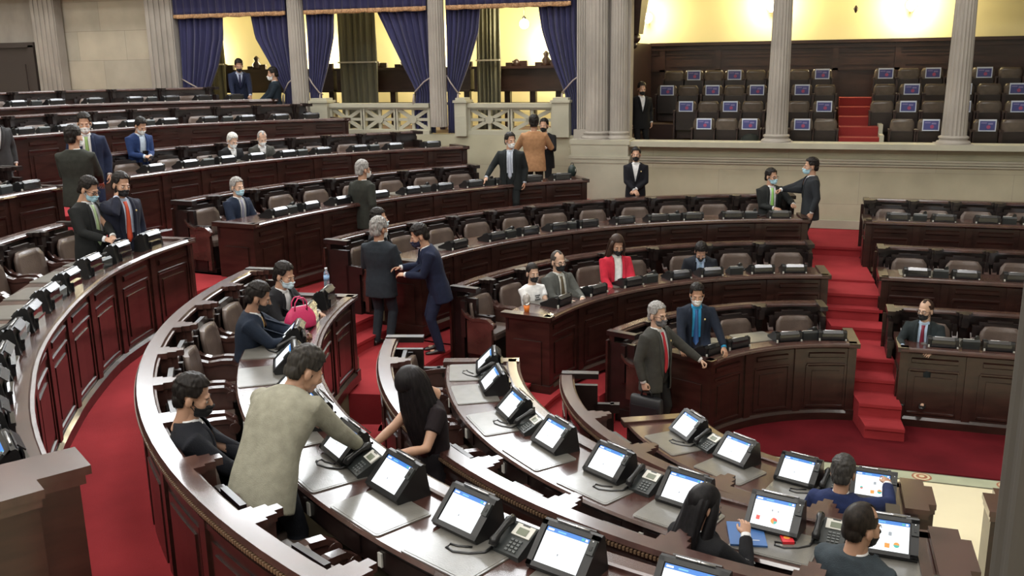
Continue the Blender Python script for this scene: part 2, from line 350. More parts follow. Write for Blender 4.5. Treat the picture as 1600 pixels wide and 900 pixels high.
# ------------------------------------------------------------------ rows of desks and benches
DESKTOP = {}; DK = {}
SHORT = dict(D='the innermost foreground desk', E='the second foreground desk', F='the third foreground desk', G='the left desk beyond the walkway', H='the uppermost far-left desk', C='the lowest centre desk', B='the second-lowest centre desk', A='the third centre desk up', Z='the fourth centre desk up', Y='the fifth centre desk up', X='the second-highest back desk', W='the topmost back desk', P='the lowest right-hand desk', Q='the middle right-hand desk', S='the top right-hand desk')
def row(key, name, g, k, lip, back, rail, t0, t1, rt0, rt1, seats, tabs, phones, mats, zl=None, zr=None, zfl=None, zbase=None, end0=True, end1=True, tags=True, kinds=None, frm='from its left end', skip_chairs=(), matoff=0, tab_dr=.285, bracket=True, tdetail=True, chair_dr=.15):
    zl = 1.04+.48*k if zl is None else zl; zr = zl+.23 if zr is None else zr; zfl = ZF(k) if zfl is None else zfl; zbase = zfl-.26 if zbase is None else zbase
    c = g.pt((t0+t1)/2, lip); short = SHORT[key]
    ztop = zl-.025; DESKTOP[key] = ztop
    D = empty('curved_desk' if isinstance(g, Arc) else 'straight_desk', (c[0], c[1], zbase), 0, 'dark mahogany '+name+' with panelled front', 'desk', 'rows of chamber desks')
    bpy.context.view_layer.update()
    def B(mb, nm, m, par, lab=None, off=None):
        off = par.location if off is None else off
        mb.v = [(x-off[0], y-off[1], z-off[2]) for x, y, z in mb.v]
        o = mb.build(nm, m, par)
        if lab: o['label'] = lab
        return o
    w = g.width(lip); sgn = 1 if t1 > t0 else -1
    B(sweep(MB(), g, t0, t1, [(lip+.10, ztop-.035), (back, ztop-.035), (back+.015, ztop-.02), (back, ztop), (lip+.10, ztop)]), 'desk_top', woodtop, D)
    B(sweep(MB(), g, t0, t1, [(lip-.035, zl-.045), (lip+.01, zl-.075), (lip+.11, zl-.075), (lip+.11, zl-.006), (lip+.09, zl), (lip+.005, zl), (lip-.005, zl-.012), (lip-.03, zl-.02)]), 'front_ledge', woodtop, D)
    # front panel with pilasters and framed fields
    fp = MB(); sweep(fp, g, t0, t1, rect(lip+.035, lip+.075, zbase, zl-.07))
    pitch = .80/w; n = max(1, round(abs(t1-t0)/pitch)); ed = np.linspace(t0, t1, n+1); pw = .05/w
    for i, t in enumerate(ed):
        if tdetail: gbox(fp, g, t if 0 < i < n else t+(.05/w*sgn if i == 0 else -.05/w*sgn), lip+.028, (zbase+zl)/2-.03, .034, .10, zl-zbase-.09)
    for i in range(n):
        a, b = ed[i]+sgn*.12/w, ed[i+1]-sgn*.12/w; zb, zt = zbase+.17, zl-.30
        for z in (zb, zt): sweep(fp, g, a, b, [(lip+.02, z), (lip+.036, z-.02), (lip+.036, z+.028), (lip+.02, z+.02)])
        for t in (a, b): gbox(fp, g, t, lip+.028, (zb+zt)/2, .016, .025, zt-zb)
        sweep(fp, g, a+sgn*.07/w, b-sgn*.07/w, rect(lip+.022, lip+.036, zb+.08, zt-.08))
        sweep(fp, g, a+sgn*.02/w, b-sgn*.02/w, [(lip+.012, zl-.19), (lip+.036, zl-.205), (lip+.036, zl-.13), (lip+.012, zl-.145)])
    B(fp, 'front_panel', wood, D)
    B(sweep(MB(), g, t0, t1, [(lip-.01, zbase), (lip+.04, zbase), (lip+.04, zbase+.13), (lip+.02, zbase+.13), (lip-.01, zbase+.10)]), 'base_moulding', wood, D)
    ap = MB(); sweep(ap, g, t0, t1, rect(back-.05, back-.02, ztop-.20, ztop-.035))
    for i in range(n): sweep(ap, g, ed[i]+sgn*.08/w, ed[i+1]-sgn*.08/w, rect(back-.02, back-.008, ztop-.17, ztop-.06))
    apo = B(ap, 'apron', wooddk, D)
    for ee, t, s_ in ((end0, t0, -sgn), (end1, t1, sgn)):
        if not ee: continue
        ep = MB(); tt = t-s_*.03/w; n_ = g.n(tt)
        gbox(ep, g, tt, (lip+back)/2, (zbase+zl-.06)/2, back-lip-.02, .05, zl-.06-zbase-.0)
        gbox(ep, g, tt, (lip+back)/2+.01, zl-.03, back-lip+.07, .13, .06)
        gbox(ep, g, tt+s_*.03/w, (lip+back)/2, (zbase+zl)/2-.1, (back-lip)*.62, .03, (zl-zbase)*.55)
        gbox(ep, g, tt, (lip+back)/2, zbase+.07, back-lip+.02, .11, .14)
        B(ep, 'end_panel', woodtop if key in 'DEG' else wood, D)
    if tags:
        for s_ in seats:
            if min(t0, t1) < s_ < max(t0, t1):
                nt_ = MB(); gbox(nt_, g, s_-.10/w, back+.0, ztop-.12, .012, .035, .085); B(nt_, 'number_tag', offw, apo, off=D.location)
    # bench
    c2 = g.pt((rt0+rt1)/2, rail)
    BN = empty('bench_back', (c2[0], c2[1], zfl), 0, 'carved mahogany bench back behind the '+name, 'bench', 'carved bench backs')
    sg2 = 1 if rt1 > rt0 else -1; wr = g.width(rail)
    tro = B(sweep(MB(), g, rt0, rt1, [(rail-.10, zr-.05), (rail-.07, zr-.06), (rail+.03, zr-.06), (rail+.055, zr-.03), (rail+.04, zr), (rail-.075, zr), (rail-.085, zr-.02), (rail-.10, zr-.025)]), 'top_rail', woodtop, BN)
    bp = MB(); sweep(bp, g, rt0, rt1, rect(rail-.03, rail+.012, zfl-.26, zr-.05))
    nb = max(1, round(abs(rt1-rt0)*wr/.8)); eb = np.linspace(rt0, rt1, nb+1)
    for i in range(nb):
        a, b = eb[i]+sg2*.10/wr, eb[i+1]-sg2*.10/wr
        sweep(bp, g, a, b, rect(rail+.012, rail+.022, zfl+.0, zr-.22)); sweep(bp, g, a+sg2*.05/wr, b-sg2*.05/wr, rect(rail+.02, rail+.032, zfl+.06, zr-.28))
    for t in eb: gbox(bp, g, t, rail+.02, (zfl-.1+zr)/2-.05, .03, .09, zr-zfl-.02)
    sweep(bp, g, rt0, rt1, rect(rail+.0, rail+.035, zfl-.26, zfl-.12)); sweep(bp, g, rt0, rt1, rect(rail+.0, rail+.028, zr-.16, zr-.12))
    B(bp, 'back_panel', wood, BN)
    if key in 'DEF':       # beaded edge under the rail
        bd = MB(); nbd = int(abs(rt1-rt0)*wr/.026)
        for t in np.linspace(rt0, rt1, nbd): gbox(bd, g, t, rail+.052, zr-.052, .018, .015, .022)
        B(bd, 'bead_trim', mat('bead_wood', (.16, .10, .06), .4), tro, off=BN.location)
    fz = MB(); sweep(fz, g, rt0, rt1, rect(rail-.06, rail-.03, zr-.19, zr-.06))
    for s_ in seats:
        if min(rt0, rt1) < s_ < max(rt0, rt1): gbox(fz, g, s_, rail-.066, zr-.12, .02, .05, .05)
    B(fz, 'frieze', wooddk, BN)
    ss = sorted(seats); hb = [ss[0]-(ss[1]-ss[0])/2 if len(ss) > 1 else rt0]+[(a+b)/2 for a, b in zip(ss, ss[1:])]+([ss[-1]+(ss[-1]-ss[-2])/2] if len(ss) > 1 else [])
    if bracket:
        for t in hb:
            if not (min(rt0, rt1)-.01 < t < max(rt0, rt1)+.01): continue
            bk = MB()
            for (prof, z0, z1) in (([(-.01, .10), (.065, .10), (.065, .07), (.135, .07), (.135, .035), (.19, .035)], -.05, -.001), ([(0, .06), (.09, .06), (.09, .035), (.14, .035)], -.19, -.05), ([(0, .045), (.06, .045)], -.42, -.19)):
                pl = [(a, b) for a, b in prof]+[(a, -b) for a, b in reversed(prof)]; n_ = g.n(t); p_ = g.pt(t, rail-.085)
                bk.prism([(p_[0]-n_[0]*a-n_[1]*b, p_[1]-n_[1]*a+n_[0]*b) for a, b in pl], zr+z0, zr+z1)
            B(bk, 'bracket', [woodtop if key in 'DEF' else wooddk], tro, off=BN.location)
    for e_, t, s_ in ((1, rt0, -sg2), (1, rt1, sg2)):
        ep = MB(); tt = t-s_*.03/wr
        gbox(ep, g, tt, rail-.17, zfl+.40, .36, .06, .96); gbox(ep, g, tt, rail-.16, zr-.02, .40, .10, .06); gbox(ep, g, tt, rail-.42, zfl+.30, .22, .06, .74); gbox(ep, g, tt, rail-.54, zfl+.62, .10, .09, .10)
        gbox(ep, g, tt, rail-.2, zfl-.06, .44, .09, .14)
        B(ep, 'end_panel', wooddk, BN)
    # chairs
    order = sorted(seats) if frm.startswith('from its far') or isinstance(g, Line) else sorted(seats, reverse=True)
    for i, s_ in enumerate(order):
        if i in skip_chairs: continue
        p = g.pt(s_, rail-chair_dr); rz = out_angle(g, s_)+PI/2
        place(CH, (p[0], p[1], zfl), rz, f'brown armchair, {ORD[i]} {frm}, at {short}', 'chair', 'leather armchairs of the chamber')
    def order_of(L): return sorted(L) if frm.startswith('from its far') or isinstance(g, Line) else sorted(L, reverse=True)
    for i, t in enumerate(order_of(tabs)):
        p = g.pt(t, lip+tab_dr); kd = (kinds or {}).get(i, 'plain' if key in 'DEFG' else 'low')
        place(TB[kd], (p[0], p[1], ztop), out_angle(g, t)-PI/2, f'black voting terminal, {ORD[i]} {frm} on {short}', 'tablet', 'voting terminals on the desks')
    for i, t in enumerate(order_of(phones)):
        p = g.pt(t, lip+tab_dr+.01); jit = random.uniform(-.12, .12)
        place(PH, (p[0], p[1], ztop), out_angle(g, t)-PI/2+jit, f'dark grey desk phone, {ORD[i]} {frm} on {short}', 'phone', 'desk phones between the terminals')
    for i, t in enumerate(order_of(mats)):
        p = g.pt(t+matoff, (lip+back)/2+.13 if back-lip > .6 else back-.22)
        place(DM, (p[0], p[1], ztop), out_angle(g, t+matoff)-PI/2, f'grey leather desk mat, {ORD[i]} {frm} on {short}', 'desk mat', 'leather desk mats')
    DK[key] = D
    return D, BN

def lin(a, b, n): return list(np.linspace(a, b, n))
FAR = 'from its far end'
tD = [218.4, 234.8, 249.8, 264.6]
row('D', 'innermost foreground desk by the marble floor', ARC, 0, 2.06, 2.80, 3.36, 206, 270, 191, 268, [221, 236.5, 252, 266.5-.5], tD, [226.3, 257.2], tD, frm=FAR, kinds={3: 'list'}, skip_chairs=(3,), matoff=2.0)
tE = [200.2, 208.6, 218.6, 228.9, 238.3, 247.7, 256.7, 266.4]
row('E', 'second foreground desk, behind the innermost one', ARC, 1, 3.87, 4.60, 5.22, 196, 270.2, 195, 270, [199.5, 209, 219, 229, 238.5, 248, 257.2, 266.3], tE, [204.4, 223.4, 243.0, 261.6], tE, frm=FAR, kinds={6: 'pie', 7: 'list'}, matoff=.8, skip_chairs=(6, 7))
tF = [191.3, 198.2, 205.0, 211.9, 218.4, 225.0, 231.6, 238.1, 244.5, 251.1, 257.6]
row('F', 'third foreground desk sweeping along the left', ARC, 2, 5.82, 6.50, 7.20, 187, 264, 185.2, 262, [188.8, 195, 201.6, 208.3, 215, 221.7, 228.6, 235.7, 243, 249.6, 256.3], tF, [208.4, 221.7, 234.4, 247.9, 261], tF, frm=FAR, matoff=1.3, tab_dr=.235)
tG = [186.3, 191, 196, 200.8, 205.6, 210.2, 214.8, 219.5, 224, 228.5, 233.2]
wG = lambda t: float(np.interp(t, [188, 195, 201, 208, 214, 222], [.30, .24, .13, .04, 0, -.04]))
row('G', 'raised left desk beyond the red walkway', Arc(wG), 3, 7.94, 8.64, 9.50, 182, 235.6, 184.5, 238, [186, 191, 196, 200.8, 205.6, 210.2, 214.8, 219.5], tG, [193.6, 203.2, 212.5, 221.7, 230.8], tG, zbase=1.385, frm=FAR, matoff=.5, tab_dr=.22)
row('H', 'uppermost desk at the far left', ARC, 4, 10.9, 11.55, 12.1, 177.6, 196, 177, 196, [179.5, 183.5, 187.5], [179.6, 183.4, 187.2], [181.5], [179.6, 183.4], zl=2.98, frm=FAR, tags=False)
row('C', 'lowest centre desk left of the stairs', ARC, 0, 2.07, 2.75, 3.32, 155, 95, 162, 101, [156.5, 141, 125, 108.7], [147.3, 136, 117, 102.4], [109.5], [141, 125], tags=False)
row('B', 'second centre desk from the bottom', ARC, 1, 3.87, 4.50, 5.30, 171, 98, 170, 99, [167.5, 159.4, 150.5, 141.3, 132.5, 122.1, 112.5, 103.3], [161.3, 150.7, 141.2, 129.5, 122.3, 111.2, 104.6], [136, 116.6], [160, 141], tags=False)
row('A', 'third centre desk from the bottom', ARC, 2, 5.88, 6.55, 7.28, 168.5, 98.5, 170.5, 99.3, [167.3, 160.3, 153.6, 147.6, 141.3, 135.1, 129, 122.5, 116.7, 110.7, 104], [158.3, 150.9, 144.7, 139.4, 134.1, 127.8, 122.2, 116.4, 110, 102.6], [148, 137, 119.4, 107], [158.3, 144.7], tags=False)
row('Z', 'fourth centre desk from the bottom', ARC, 3, 8.10, 8.75, 9.62, 174.3, 126, 173.4, 137, [171.5, 167.4, 162.2, 157.8, 152.8, 148.2, 143.7, 139.3], [169, 164.5, 160, 154.6, 150, 145.5, 141.2, 137, 133, 129], [167, 157.5, 148, 139], [164.5, 150], tags=False)
wY = lambda t: -max(0, 150-t)/15*.45
row('Y', 'fifth centre desk from the bottom', Arc(wY), 4, 10.92, 11.55, 12.1, 171.5, 135, 171, 138, [167.5, 163.5, 159.7, 156, 152.5, 149, 145.5, 142], [167.6, 164.1, 160.2, 157.1, 153.7, 149.9, 146.1, 142.4, 138.4], [162, 152, 144.5], [157.1], zl=2.97, zr=3.23, tags=False)
wX = lambda t: -(max(0, 158-t)/15)**1.2*1.2
row('X', 'second desk from the top at the back left', Arc(wX), 5, 13.85, 14.5, 15.1, 176, 143, 176, 144.5, lin(172, 147, 9), [168.6, 165.4, 162.8, 160, 157, 153.9, 151, 148.3, 145.8], [167, 158.5, 152.4], [160], zl=3.50, zr=3.77, zfl=2.72, tags=False, tdetail=False)
wW = lambda t: -(max(0, 160-t)/15)**1.2*1.9
row('W', 'topmost desk at the back left', Arc(wW), 6, 16.4, 17.0, 17.5, 174, 146, 174, 149, lin(170, 151, 7), [163.2, 160.5, 158, 155.4, 153, 150.8, 148.6], [161.8, 154.2], [158], zl=3.87, zr=4.13, zfl=3.09, tags=False, tdetail=False)
def pedestal(root, poly, z0, z1, nm='end_pedestal'):
    mb = MB(); c = np.mean(poly, 0); P = np.array(poly); off = np.array(root.location)
    sc_ = lambda k: [tuple(c+(p-c)*k) for p in P]
    mb.prism(sc_(1.0), z1-.045, z1); mb.prism(sc_(.93), z1-.09, z1-.045); mb.prism(sc_(.86), z0+.14, z1-.09, 1); mb.prism(sc_(.98), z0, z0+.14, 1)
    mb.v = [(x-off[0], y-off[1], z-off[2]) for x, y, z in mb.v]; mb.build(nm, [woodtop, wood], root)
def stepped(x0, y0, x1, y1): 
    dx, dy = (x1-x0)/4, (y1-y0)/5
    return [(x0, y0), (x1-dx, y0), (x1-dx, y0+dy), (x1, y0+dy), (x1, y1-dy), (x1-dx, y1-dy), (x1-dx, y1), (x0, y1)]
pedestal(DK['D'], stepped(.0, -2.66, .24, -2.08), 0, 1.10); pedestal(DK['E'], stepped(.0, -4.56, .24, -3.90), .0, 1.58)
mr = empty('desk_end', (.75, -2.4, 0), 0, 'stepped mahogany desk end across the marble aisle at the right edge', 'desk'); bpy.context.view_layer.update()
pedestal(mr, [(1.3-x, y) for x, y in stepped(.3, -2.66, .68, -2.08)][::-1], 0, 1.10, 'top_block')
LN = Line()
row('P', 'lowest desk right of the stairs', LN, 0, 2.05, 2.72, 3.24, .33, 5.2, .23, 5.2, [.75, 1.6, 2.45, 3.3, 4.15, 4.9], [.83, 1.46, 2.4, 3.2, 4.1], [1.15, 2.8], [.85], tags=False)
row('Q', 'middle desk right of the stairs', LN, 1, 3.92, 4.55, 5.15, .18, 5.2, .18, 5.2, [.62, 1.37, 2.1, 2.85, 3.6, 4.4], [.66, 1.3, 1.95, 2.7, 3.5, 4.3], [.98, 2.3], [.7], tags=False)
row('S', 'top desk right of the stairs', LN, 2, 5.92, 6.55, 6.90, .02, 5.4, .02, 5.4, [.45, 1.1, 1.75, 2.4, 3.1, 3.8, 4.6], [.52, 1.2, 1.83, 2.5, 3.2, 3.9], [.85, 2.15], [.6], tags=False)

# ------------------------------------------------------------------ floors, tiers, stairs
def ann(mb, t0, t1, r0, r1, z0, z1, m=0, g=ARC): return sweep(mb, g, t0, t1, rect(r0, r1, z0, z1), m)
fl = MB(); fl.box((-6, -2.7, -.11), (38, 27, .2)); struct(fl, 'floor', marble, 'cream marble floor of the chamber', 'floor')
bd = MB(); bd.box((2.5, .52, -.008), (9, .24, .012), None, 0)
for y in (.405, .635): bd.box((2.5, y, -.0015), (9, .012, .003), None, 3)
for x in np.arange(-.35, 5, .86):
    for r_, z_, m_ in ((.105, .0, 1), (.085, .002, 2), (.06, .004, 1), (.03, .006, 2)): bd.lathe([(r_, -.004), (r_, z_)], (x, .52, 0), 20, m_)
struct(bd, 'floor_border', [marbord, medal, medal2, lineblk], 'inlaid green stone border with round medallions', 'floor')
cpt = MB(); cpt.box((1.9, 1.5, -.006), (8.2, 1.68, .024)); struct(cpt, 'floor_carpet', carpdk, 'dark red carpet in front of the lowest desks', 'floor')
tr = MB(); td = MB(); tt_ = MB()
# back-centre tiers
ann(tt_, 154.6, 94, 2.12, 3.40, -.1, .26); ann(tr, 164, 95, 3.40, 3.93, -.1, .43)
ann(tt_, 170.3, 96, 3.93, 5.34, -.1, .74); ann(tr, 169, 96.5, 5.34, 5.95, -.1, .91)
ann(tt_, 168.3, 97, 5.95, 7.34, -.1, 1.22); ann(tr, 171, 96, 7.34, 8.15, -.1, 1.385)
tr.box((-1.9, 7.95, .63), (12.0, 1.3, 1.50))
ann(tt_, 174, 127, 8.15, 9.66, -.1, 1.70); ann(tr, 172, 130, 9.66, 10.5, -.1, 1.86); ann(tr, 172, 142, 10.5, 10.96, -.1, 1.86)
tr.box((-6.4, 7.75, .9), (2.6, 1.7, 1.92))
ann(tt_, 172, 136, 10.98, 12.2, -.1, 2.18, g=Arc(wY)); ann(tr, 176, 138, 12.2, 13.9, -.1, 2.3, g=Arc(wY))
ann(tt_, 177, 144, 13.9, 15.2, -.1, 2.72, g=Arc(wX)); ann(tr, 177, 147, 15.2, 16.45, -.1, 2.85, g=Arc(wX))
ann(tt_, 175, 150, 16.45, 17.6, -.1, 3.09, g=Arc(wW)); ann(tr, 176, 153, 17.6, 19.5, -.1, 3.09, g=Arc(wW))
# foreground and left tiers
ann(tt_, 205, 270, 2.12, 3.42, -.1, .26); ann(tr, 191, 270, 3.42, 3.93, -.1, .43); ann(tr, 191, 205, 2.12, 3.42, -.1, .26)
ann(tt_, 195, 270, 3.93, 5.28, -.1, .74); ann(tr, 195, 270, 5.28, 5.86, -.1, .74)
ann(tt_, 186, 264, 5.86, 7.22, -.1, 1.22); ann(tr, 184, 264, 7.22, 8.0, -.1, 1.385); ann(tr, 182.5, 206, 7.9, 8.30, -.1, 1.38)
ann(tt_, 181.5, 239, 8.0, 9.68, -.1, 1.70, g=Arc(wG)); ann(tr, 181, 239, 9.68, 10.92, -.1, 1.86)
ann(tt_, 177.4, 196, 10.94, 12.2, -.1, 2.18); ann(tr, 176.5, 196, 12.2, 13.9, -.1, 2.3)
# right tiers
tt_.box((2.9, 2.72, .08), (5.2, 1.2, .36)); tr.box((2.9, 3.66, .165), (5.2, .60, .53)); tt_.box((2.85, 4.58, .32), (5.3, 1.26, .84)); tr.box((2.85, 5.58, .405), (5.3, .76, 1.01)); tt_.box((2.8, 6.5, .56), (5.5, 1.1, 1.32))
struct(tr, 'floor_passages', carpet, 'red carpeted passages between the rows', 'floor'); struct(tt_, 'floor_tiers', tanfl, 'olive carpeted seating tiers', 'floor')
st = MB(); prev = 0
STEPS = [(1.49, .17), (1.82, .34), (2.29, .51), (2.65, .68), (3.54, .85), (3.93, 1.02), (4.13, 1.19), (4.92, 1.225), (6.75, 1.382)]
for i, (y, z) in enumerate(STEPS):
    y1 = STEPS[i+1][0] if i+1 < len(STEPS) else 8.6
    xl = lambda q: -.18-.20*(q-2.1); xr_ = lambda q: .36-.07*(q-2.05)
    st.prism([(xl(y), y), (xr_(y), y), (xr_(y1), y1+.02), (xl(y1), y1+.02)], -.05, z)
    st.box(((xl(y)+xr_(y))/2, y-.008, z-.02), (xr_(y)-xl(y), .03, .04))
struct(st, 'aisle_stairs', carpet, 'red carpeted stairs climbing between the desks', 'stairs')
sl = MB(); segs = [(2.1, 3.2, .09, 160, 208), (3.2, 3.5, .26, 163, 196), (3.5, 3.8, .40, 163, 196), (3.8, 4.15, .52, 166, 197), (4.15, 4.6, .63, 168, 197), (4.6, 5.35, .74, 169, 197), (5.35, 6.35, .91, 168.5, 190), (6.35, 6.6, 1.06, 169, 187), (6.6, 7.3, 1.22, 170, 186), (7.3, 7.9, 1.385, 170, 186), (7.9, 8.2, 1.46, 170, 185), (8.2, 8.5, 1.54, 171, 184), (8.5, 9.7, 1.70, 171, 184), (9.7, 10.0, 1.87, 171, 183), (10.0, 10.7, 2.02, 171, 181), (10.7, 11, 2.18, 171, 179), (11, 13, 2.18, 170.5, 178.5)]
for r0, r1, z, a, b in segs: ann(sl, a, b, r0, r1+.03, -.05, z); ann(sl, a, b, r0-.02, r0+.02, z-.035, z+.001)
struct(sl, 'aisle_stairs', carpet, 'red carpeted stairs rising to the back left', 'stairs')

# ------------------------------------------------------------------ stone wall, parapet, columns
WY = 8.6
w = MB(); w.box((1.0, WY+.2, 1.5), (11.0, .4, 3.0))
struct(w, 'wall_back', stone, 'beige stone parapet wall below the gallery', 'wall')
w = MB()
w.box((1.0, WY-.02, 2.97), (11.0, .5, .10)); w.box((1.0, WY-.03, 2.70), (11.0, .08, .035)); w.box((1.0, WY-.02, 2.655), (11.0, .06, .05)); w.box((1.0, WY-.012, 2.60), (11.0, .04, .03)); w.box((1.0, WY-.015, 1.47), (11, .05, .16))
struct(w, 'trim_1', stonepl, 'stone string course along the parapet', 'moulding')
w = MB(); w.box((-12.5, WY+.2, 1.55), (16.0, .38, 3.1)); struct(w, 'wall_back_low', stone, 'stone wall under the balustrade', 'wall')
w = MB(); w.box((-4.93, WY-.06, 1.5), (1.16, .5, 3.06)); w.box((-4.93, WY-.08, 2.70), (1.24, .5, .06)); w.box((-4.93, WY-.07, 2.63), (1.20, .5, .08)); w.box((-4.93, WY-.02, 3.0), (1.22, .6, .09))
struct(w, 'wall_pier', stonepl, 'stone pier under the clustered columns', 'pier')
def column(x, r0, r1, z0, z1, label, y=WY+.05, base=True, nf=20):
    mb = MB(); n = nf*6; rings = []
    for f in np.linspace(0, 1, 7):
        r = r0+(r1-r0)*f; a = np.linspace(0, 2*PI, n, endpoint=False); ph = (a*nf/(2*PI)) % 1; d = np.clip(1-(2*(ph-.5)/.78)**2, 0, 1)
        rr = r*(1-.075*np.sqrt(d)); rings.append(np.stack([x+rr*np.cos(a), y+rr*np.sin(a), np.full(n, z0+.16+(z1-z0-.16)*f)], 1))
    mb.loft(rings, smooth=False)
    if base: mb.lathe([(r0*1.35, 0), (r0*1.38, .04), (r0*1.3, .07), (r0*1.12, .085), (r0*1.12, .11), (r0*1.2, .125), (r0*1.2, .15), (r0*1.02, .17)], (x, y, z0), 28); mb.box((x, y, z0-.0), (r0*2.9, r0*2.9, .05))
    return struct(mb, 'column', colst, label, 'column')
column(-1.55, .205, .165, 3.0, 6.3, 'fluted stone column on the parapet, left of the gallery stairs')
column(1.55, .215, .17, 3.0, 6.3, 'fluted stone column on the parapet, right of the gallery stairs')
column(-8.50, .185, .165, 3.1, 6.3, 'fluted stone column between the two balustraded curtain bays', base=False)
column(-11.80, .20, .175, 3.1, 6.3, 'fluted stone column between the left and middle curtains', base=False)
column(-5.06, .235, .215, 3.03, 6.3, 'broad fluted column of the stone cluster at centre')
column(-4.62, .175, .16, 3.03, 6.3, 'slim fluted column right of the stone cluster')
mb = MB(); mb.box((-4.86, WY+.3, 4.6), (.9, .3, 3.4)); struct(mb, 'wall_pier_core', colst, 'stone core behind the clustered columns', 'pier')
def pilaster(x, wd, z0, z1, label, y=WY):
    mb = MB(); mb.box((x, y+.12, (z0+z1)/2), (wd, .24, z1-z0)); n = 5
    for i in range(n): mb.box((x-wd/2+wd*(i+.5)/n, y-.008, (z0+z1)/2), (wd/n*.55, .03, z1-z0-.1))
    mb.box((x, y, z0+.1), (wd+.1, .12, .2)); return struct(mb, 'pilaster', colst, label, 'pilaster')
pilaster(-5.36, .22, 3.03, 6.3, 'fluted pilaster at the left of the cluster')
pilaster(-15.32, .74, 3.1, 6.3, 'stone pilaster left of the curtains'); pilaster(-18.62, .70, 3.1, 6.3, 'stone pilaster beside the dark doorway')
w = MB(); w.box((-16.9, WY+.45, 4.8), (2.9, .3, 3.6)); struct(w, 'wall_back_left', stonew, 'bay of pale stone blocks between pilasters', 'wall')
w = MB(); w.box((-21.4, WY+.4, 4.8), (5.0, .3, 3.6)); struct(w, 'wall_back_far_left', colst, 'stone wall around the dark doorway', 'wall')
d = MB(); d.box((-20.6, WY+.22, 4.0), (2.9, .08, 2.25)); d.box((-19.22, WY+.16, 4.0), (.16, .12, 2.3)); d.box((-20.6, WY+.16, 5.16), (2.95, .12, .12)); d.box((-20.3, WY+.17, 3.9), (1.6, .03, 1.6)); struct(d, 'door_1', mat('dark_door', (.055, .042, .038), .5), 'dark brown doorway at the far left', 'door')
# balustrade
def balustrade(x0, x1, npan, label):
    e = empty('stone_balustrade', ((x0+x1)/2, WY+.12, 3.1), 0, label, 'balustrade', 'pierced stone balustrades'); L = x1-x0
    MB().box((0, 0, .605), (L, .22, .09)).box((0, 0, .55), (L, .16, .04)).build('handrail', stonepl, e)
    MB().box((0, 0, .04), (L, .20, .08)).build('plinth', stonepl, e)
    pw = L/npan
    for i in range(npan):
        cx = -L/2+pw*(i+.5); mb = MB(); hw, hh = pw/2-.03, .225; cz = .305
        for s in (-1, 1): mb.box((cx+s*(pw/2-.02), 0, cz), (.06, .14, .50)); mb.box((cx, 0, cz+s*hh), (pw-.06, .10, .04))
        for a in range(0, 180, 45):
            an = R(a) if a in (0, 90) else math.atan2(hh, hw)*(1 if a == 45 else -1); ln = 2*hw if a == 0 else 2*hh if a == 90 else 2*math.hypot(hw, hh)*.98
            c_, s_ = math.cos(an), math.sin(an); mb.box((cx, 0, cz), (ln, .07, .075 if a % 90 else .06), [[c_, 0, -s_], [0, 1, 0], [s_, 0, c_]])
        mb.lathe([(.085, -.06), (.085, .06)], (0, 0, 0), 18)
        b0 = len(mb.v)-36; mb.v[b0:] = [(cx+x, z, cz+y) for x, y, z in mb.v[b0:]]
        mb.build('pierced_panel', stonepl, e)
    return e
balustrade(-11.1, -8.72, 3, 'pierced stone balustrade in the middle curtain bay'); balustrade(-7.84, -5.98, 2, 'pierced stone balustrade in the right curtain bay')
for x0, x1, lb in ((-11.52, -11.1, 'stone post at the left end of the middle balustrade'), (-8.1, -7.84, 'stone post at the left end of the right balustrade'), (-5.98, -5.62, 'stone post at the right end of the right balustrade')):
    mb = MB(); mb.box(((x0+x1)/2, WY+.1, 3.42), (x1-x0, .34, .70)); mb.box(((x0+x1)/2, WY+.1, 3.79), (x1-x0+.05, .40, .05)); mb.box(((x0+x1)/2, WY+.1, 3.84), (x1-x0-.04, .30, .05)); struct(mb, 'balustrade_post', stonepl, lb, 'post')

# ------------------------------------------------------------------ curtains
def sheet(name, m, xl, xr, z0, z1, y, amp, folds, parent=None, nz=26, nx=90, th=.014, scallop=0):
    V = []; F = []
    for i in range(nz+1):
        z = z0+(z1-z0)*i/nz; a, b = xl(z), xr(z)
        for j in range(nx+1):
            u = j/nx; ph = 2*PI*folds*u+.5*math.sin(9*u+1.3)+.3*math.sin(3*z); q = amp*(.75*math.sin(ph)+.25*math.sin(2.3*ph+1))
            zz = z-(scallop*abs(math.sin(PI*u*6)) if i == 0 else 0); V.append((a+(b-a)*u, y+q, zz))
    for i in range(nz):
        for j in range(nx): k = i*(nx+1)+j; F.append((k, k+1, k+nx+2, k+nx+1))
    mb = MB(); mb.add(V, F, 0, True); o = mb.build(name, m, parent); so = o.modifiers.new('thick', 'SOLIDIFY'); so.thickness = th; so.offset = 0; return o
def interp(pts):
    zs = [p[0] for p in pts]; xs = [p[1] for p in pts]
    return lambda z: float(np.interp(z, zs, xs))
CY = WY+.16
def curtain(outer, inner, side, label, zb):
    """outer/inner: lists (z, x) rising"""
    e = empty('curtain', (0, 0, 0), 0, label, 'curtain', 'navy tied-back curtains'); a, b = interp(outer), interp(inner)
    sheet('panel', curtn, a if side < 0 else b, b if side < 0 else a, zb, 6.25, CY, .055, 7, e)
    zt = 4.0; xi, xo = b(zt), a(zt)
    mb = MB(); mb.tube([(xo, CY-.02, 4.32), (xo*.6+xi*.4, CY-.12, 4.2), (xi*.95+xo*.05, CY-.10, 3.98), (xi, CY+.03, 3.94)], .016, 8); mb.tube([(xi, CY-.10, 3.95), (xi, CY-.12, 3.85), (xi, CY-.12, 3.72)], [.014, .022, .035], 8); mb.build('tieback', rope, e)
    return e
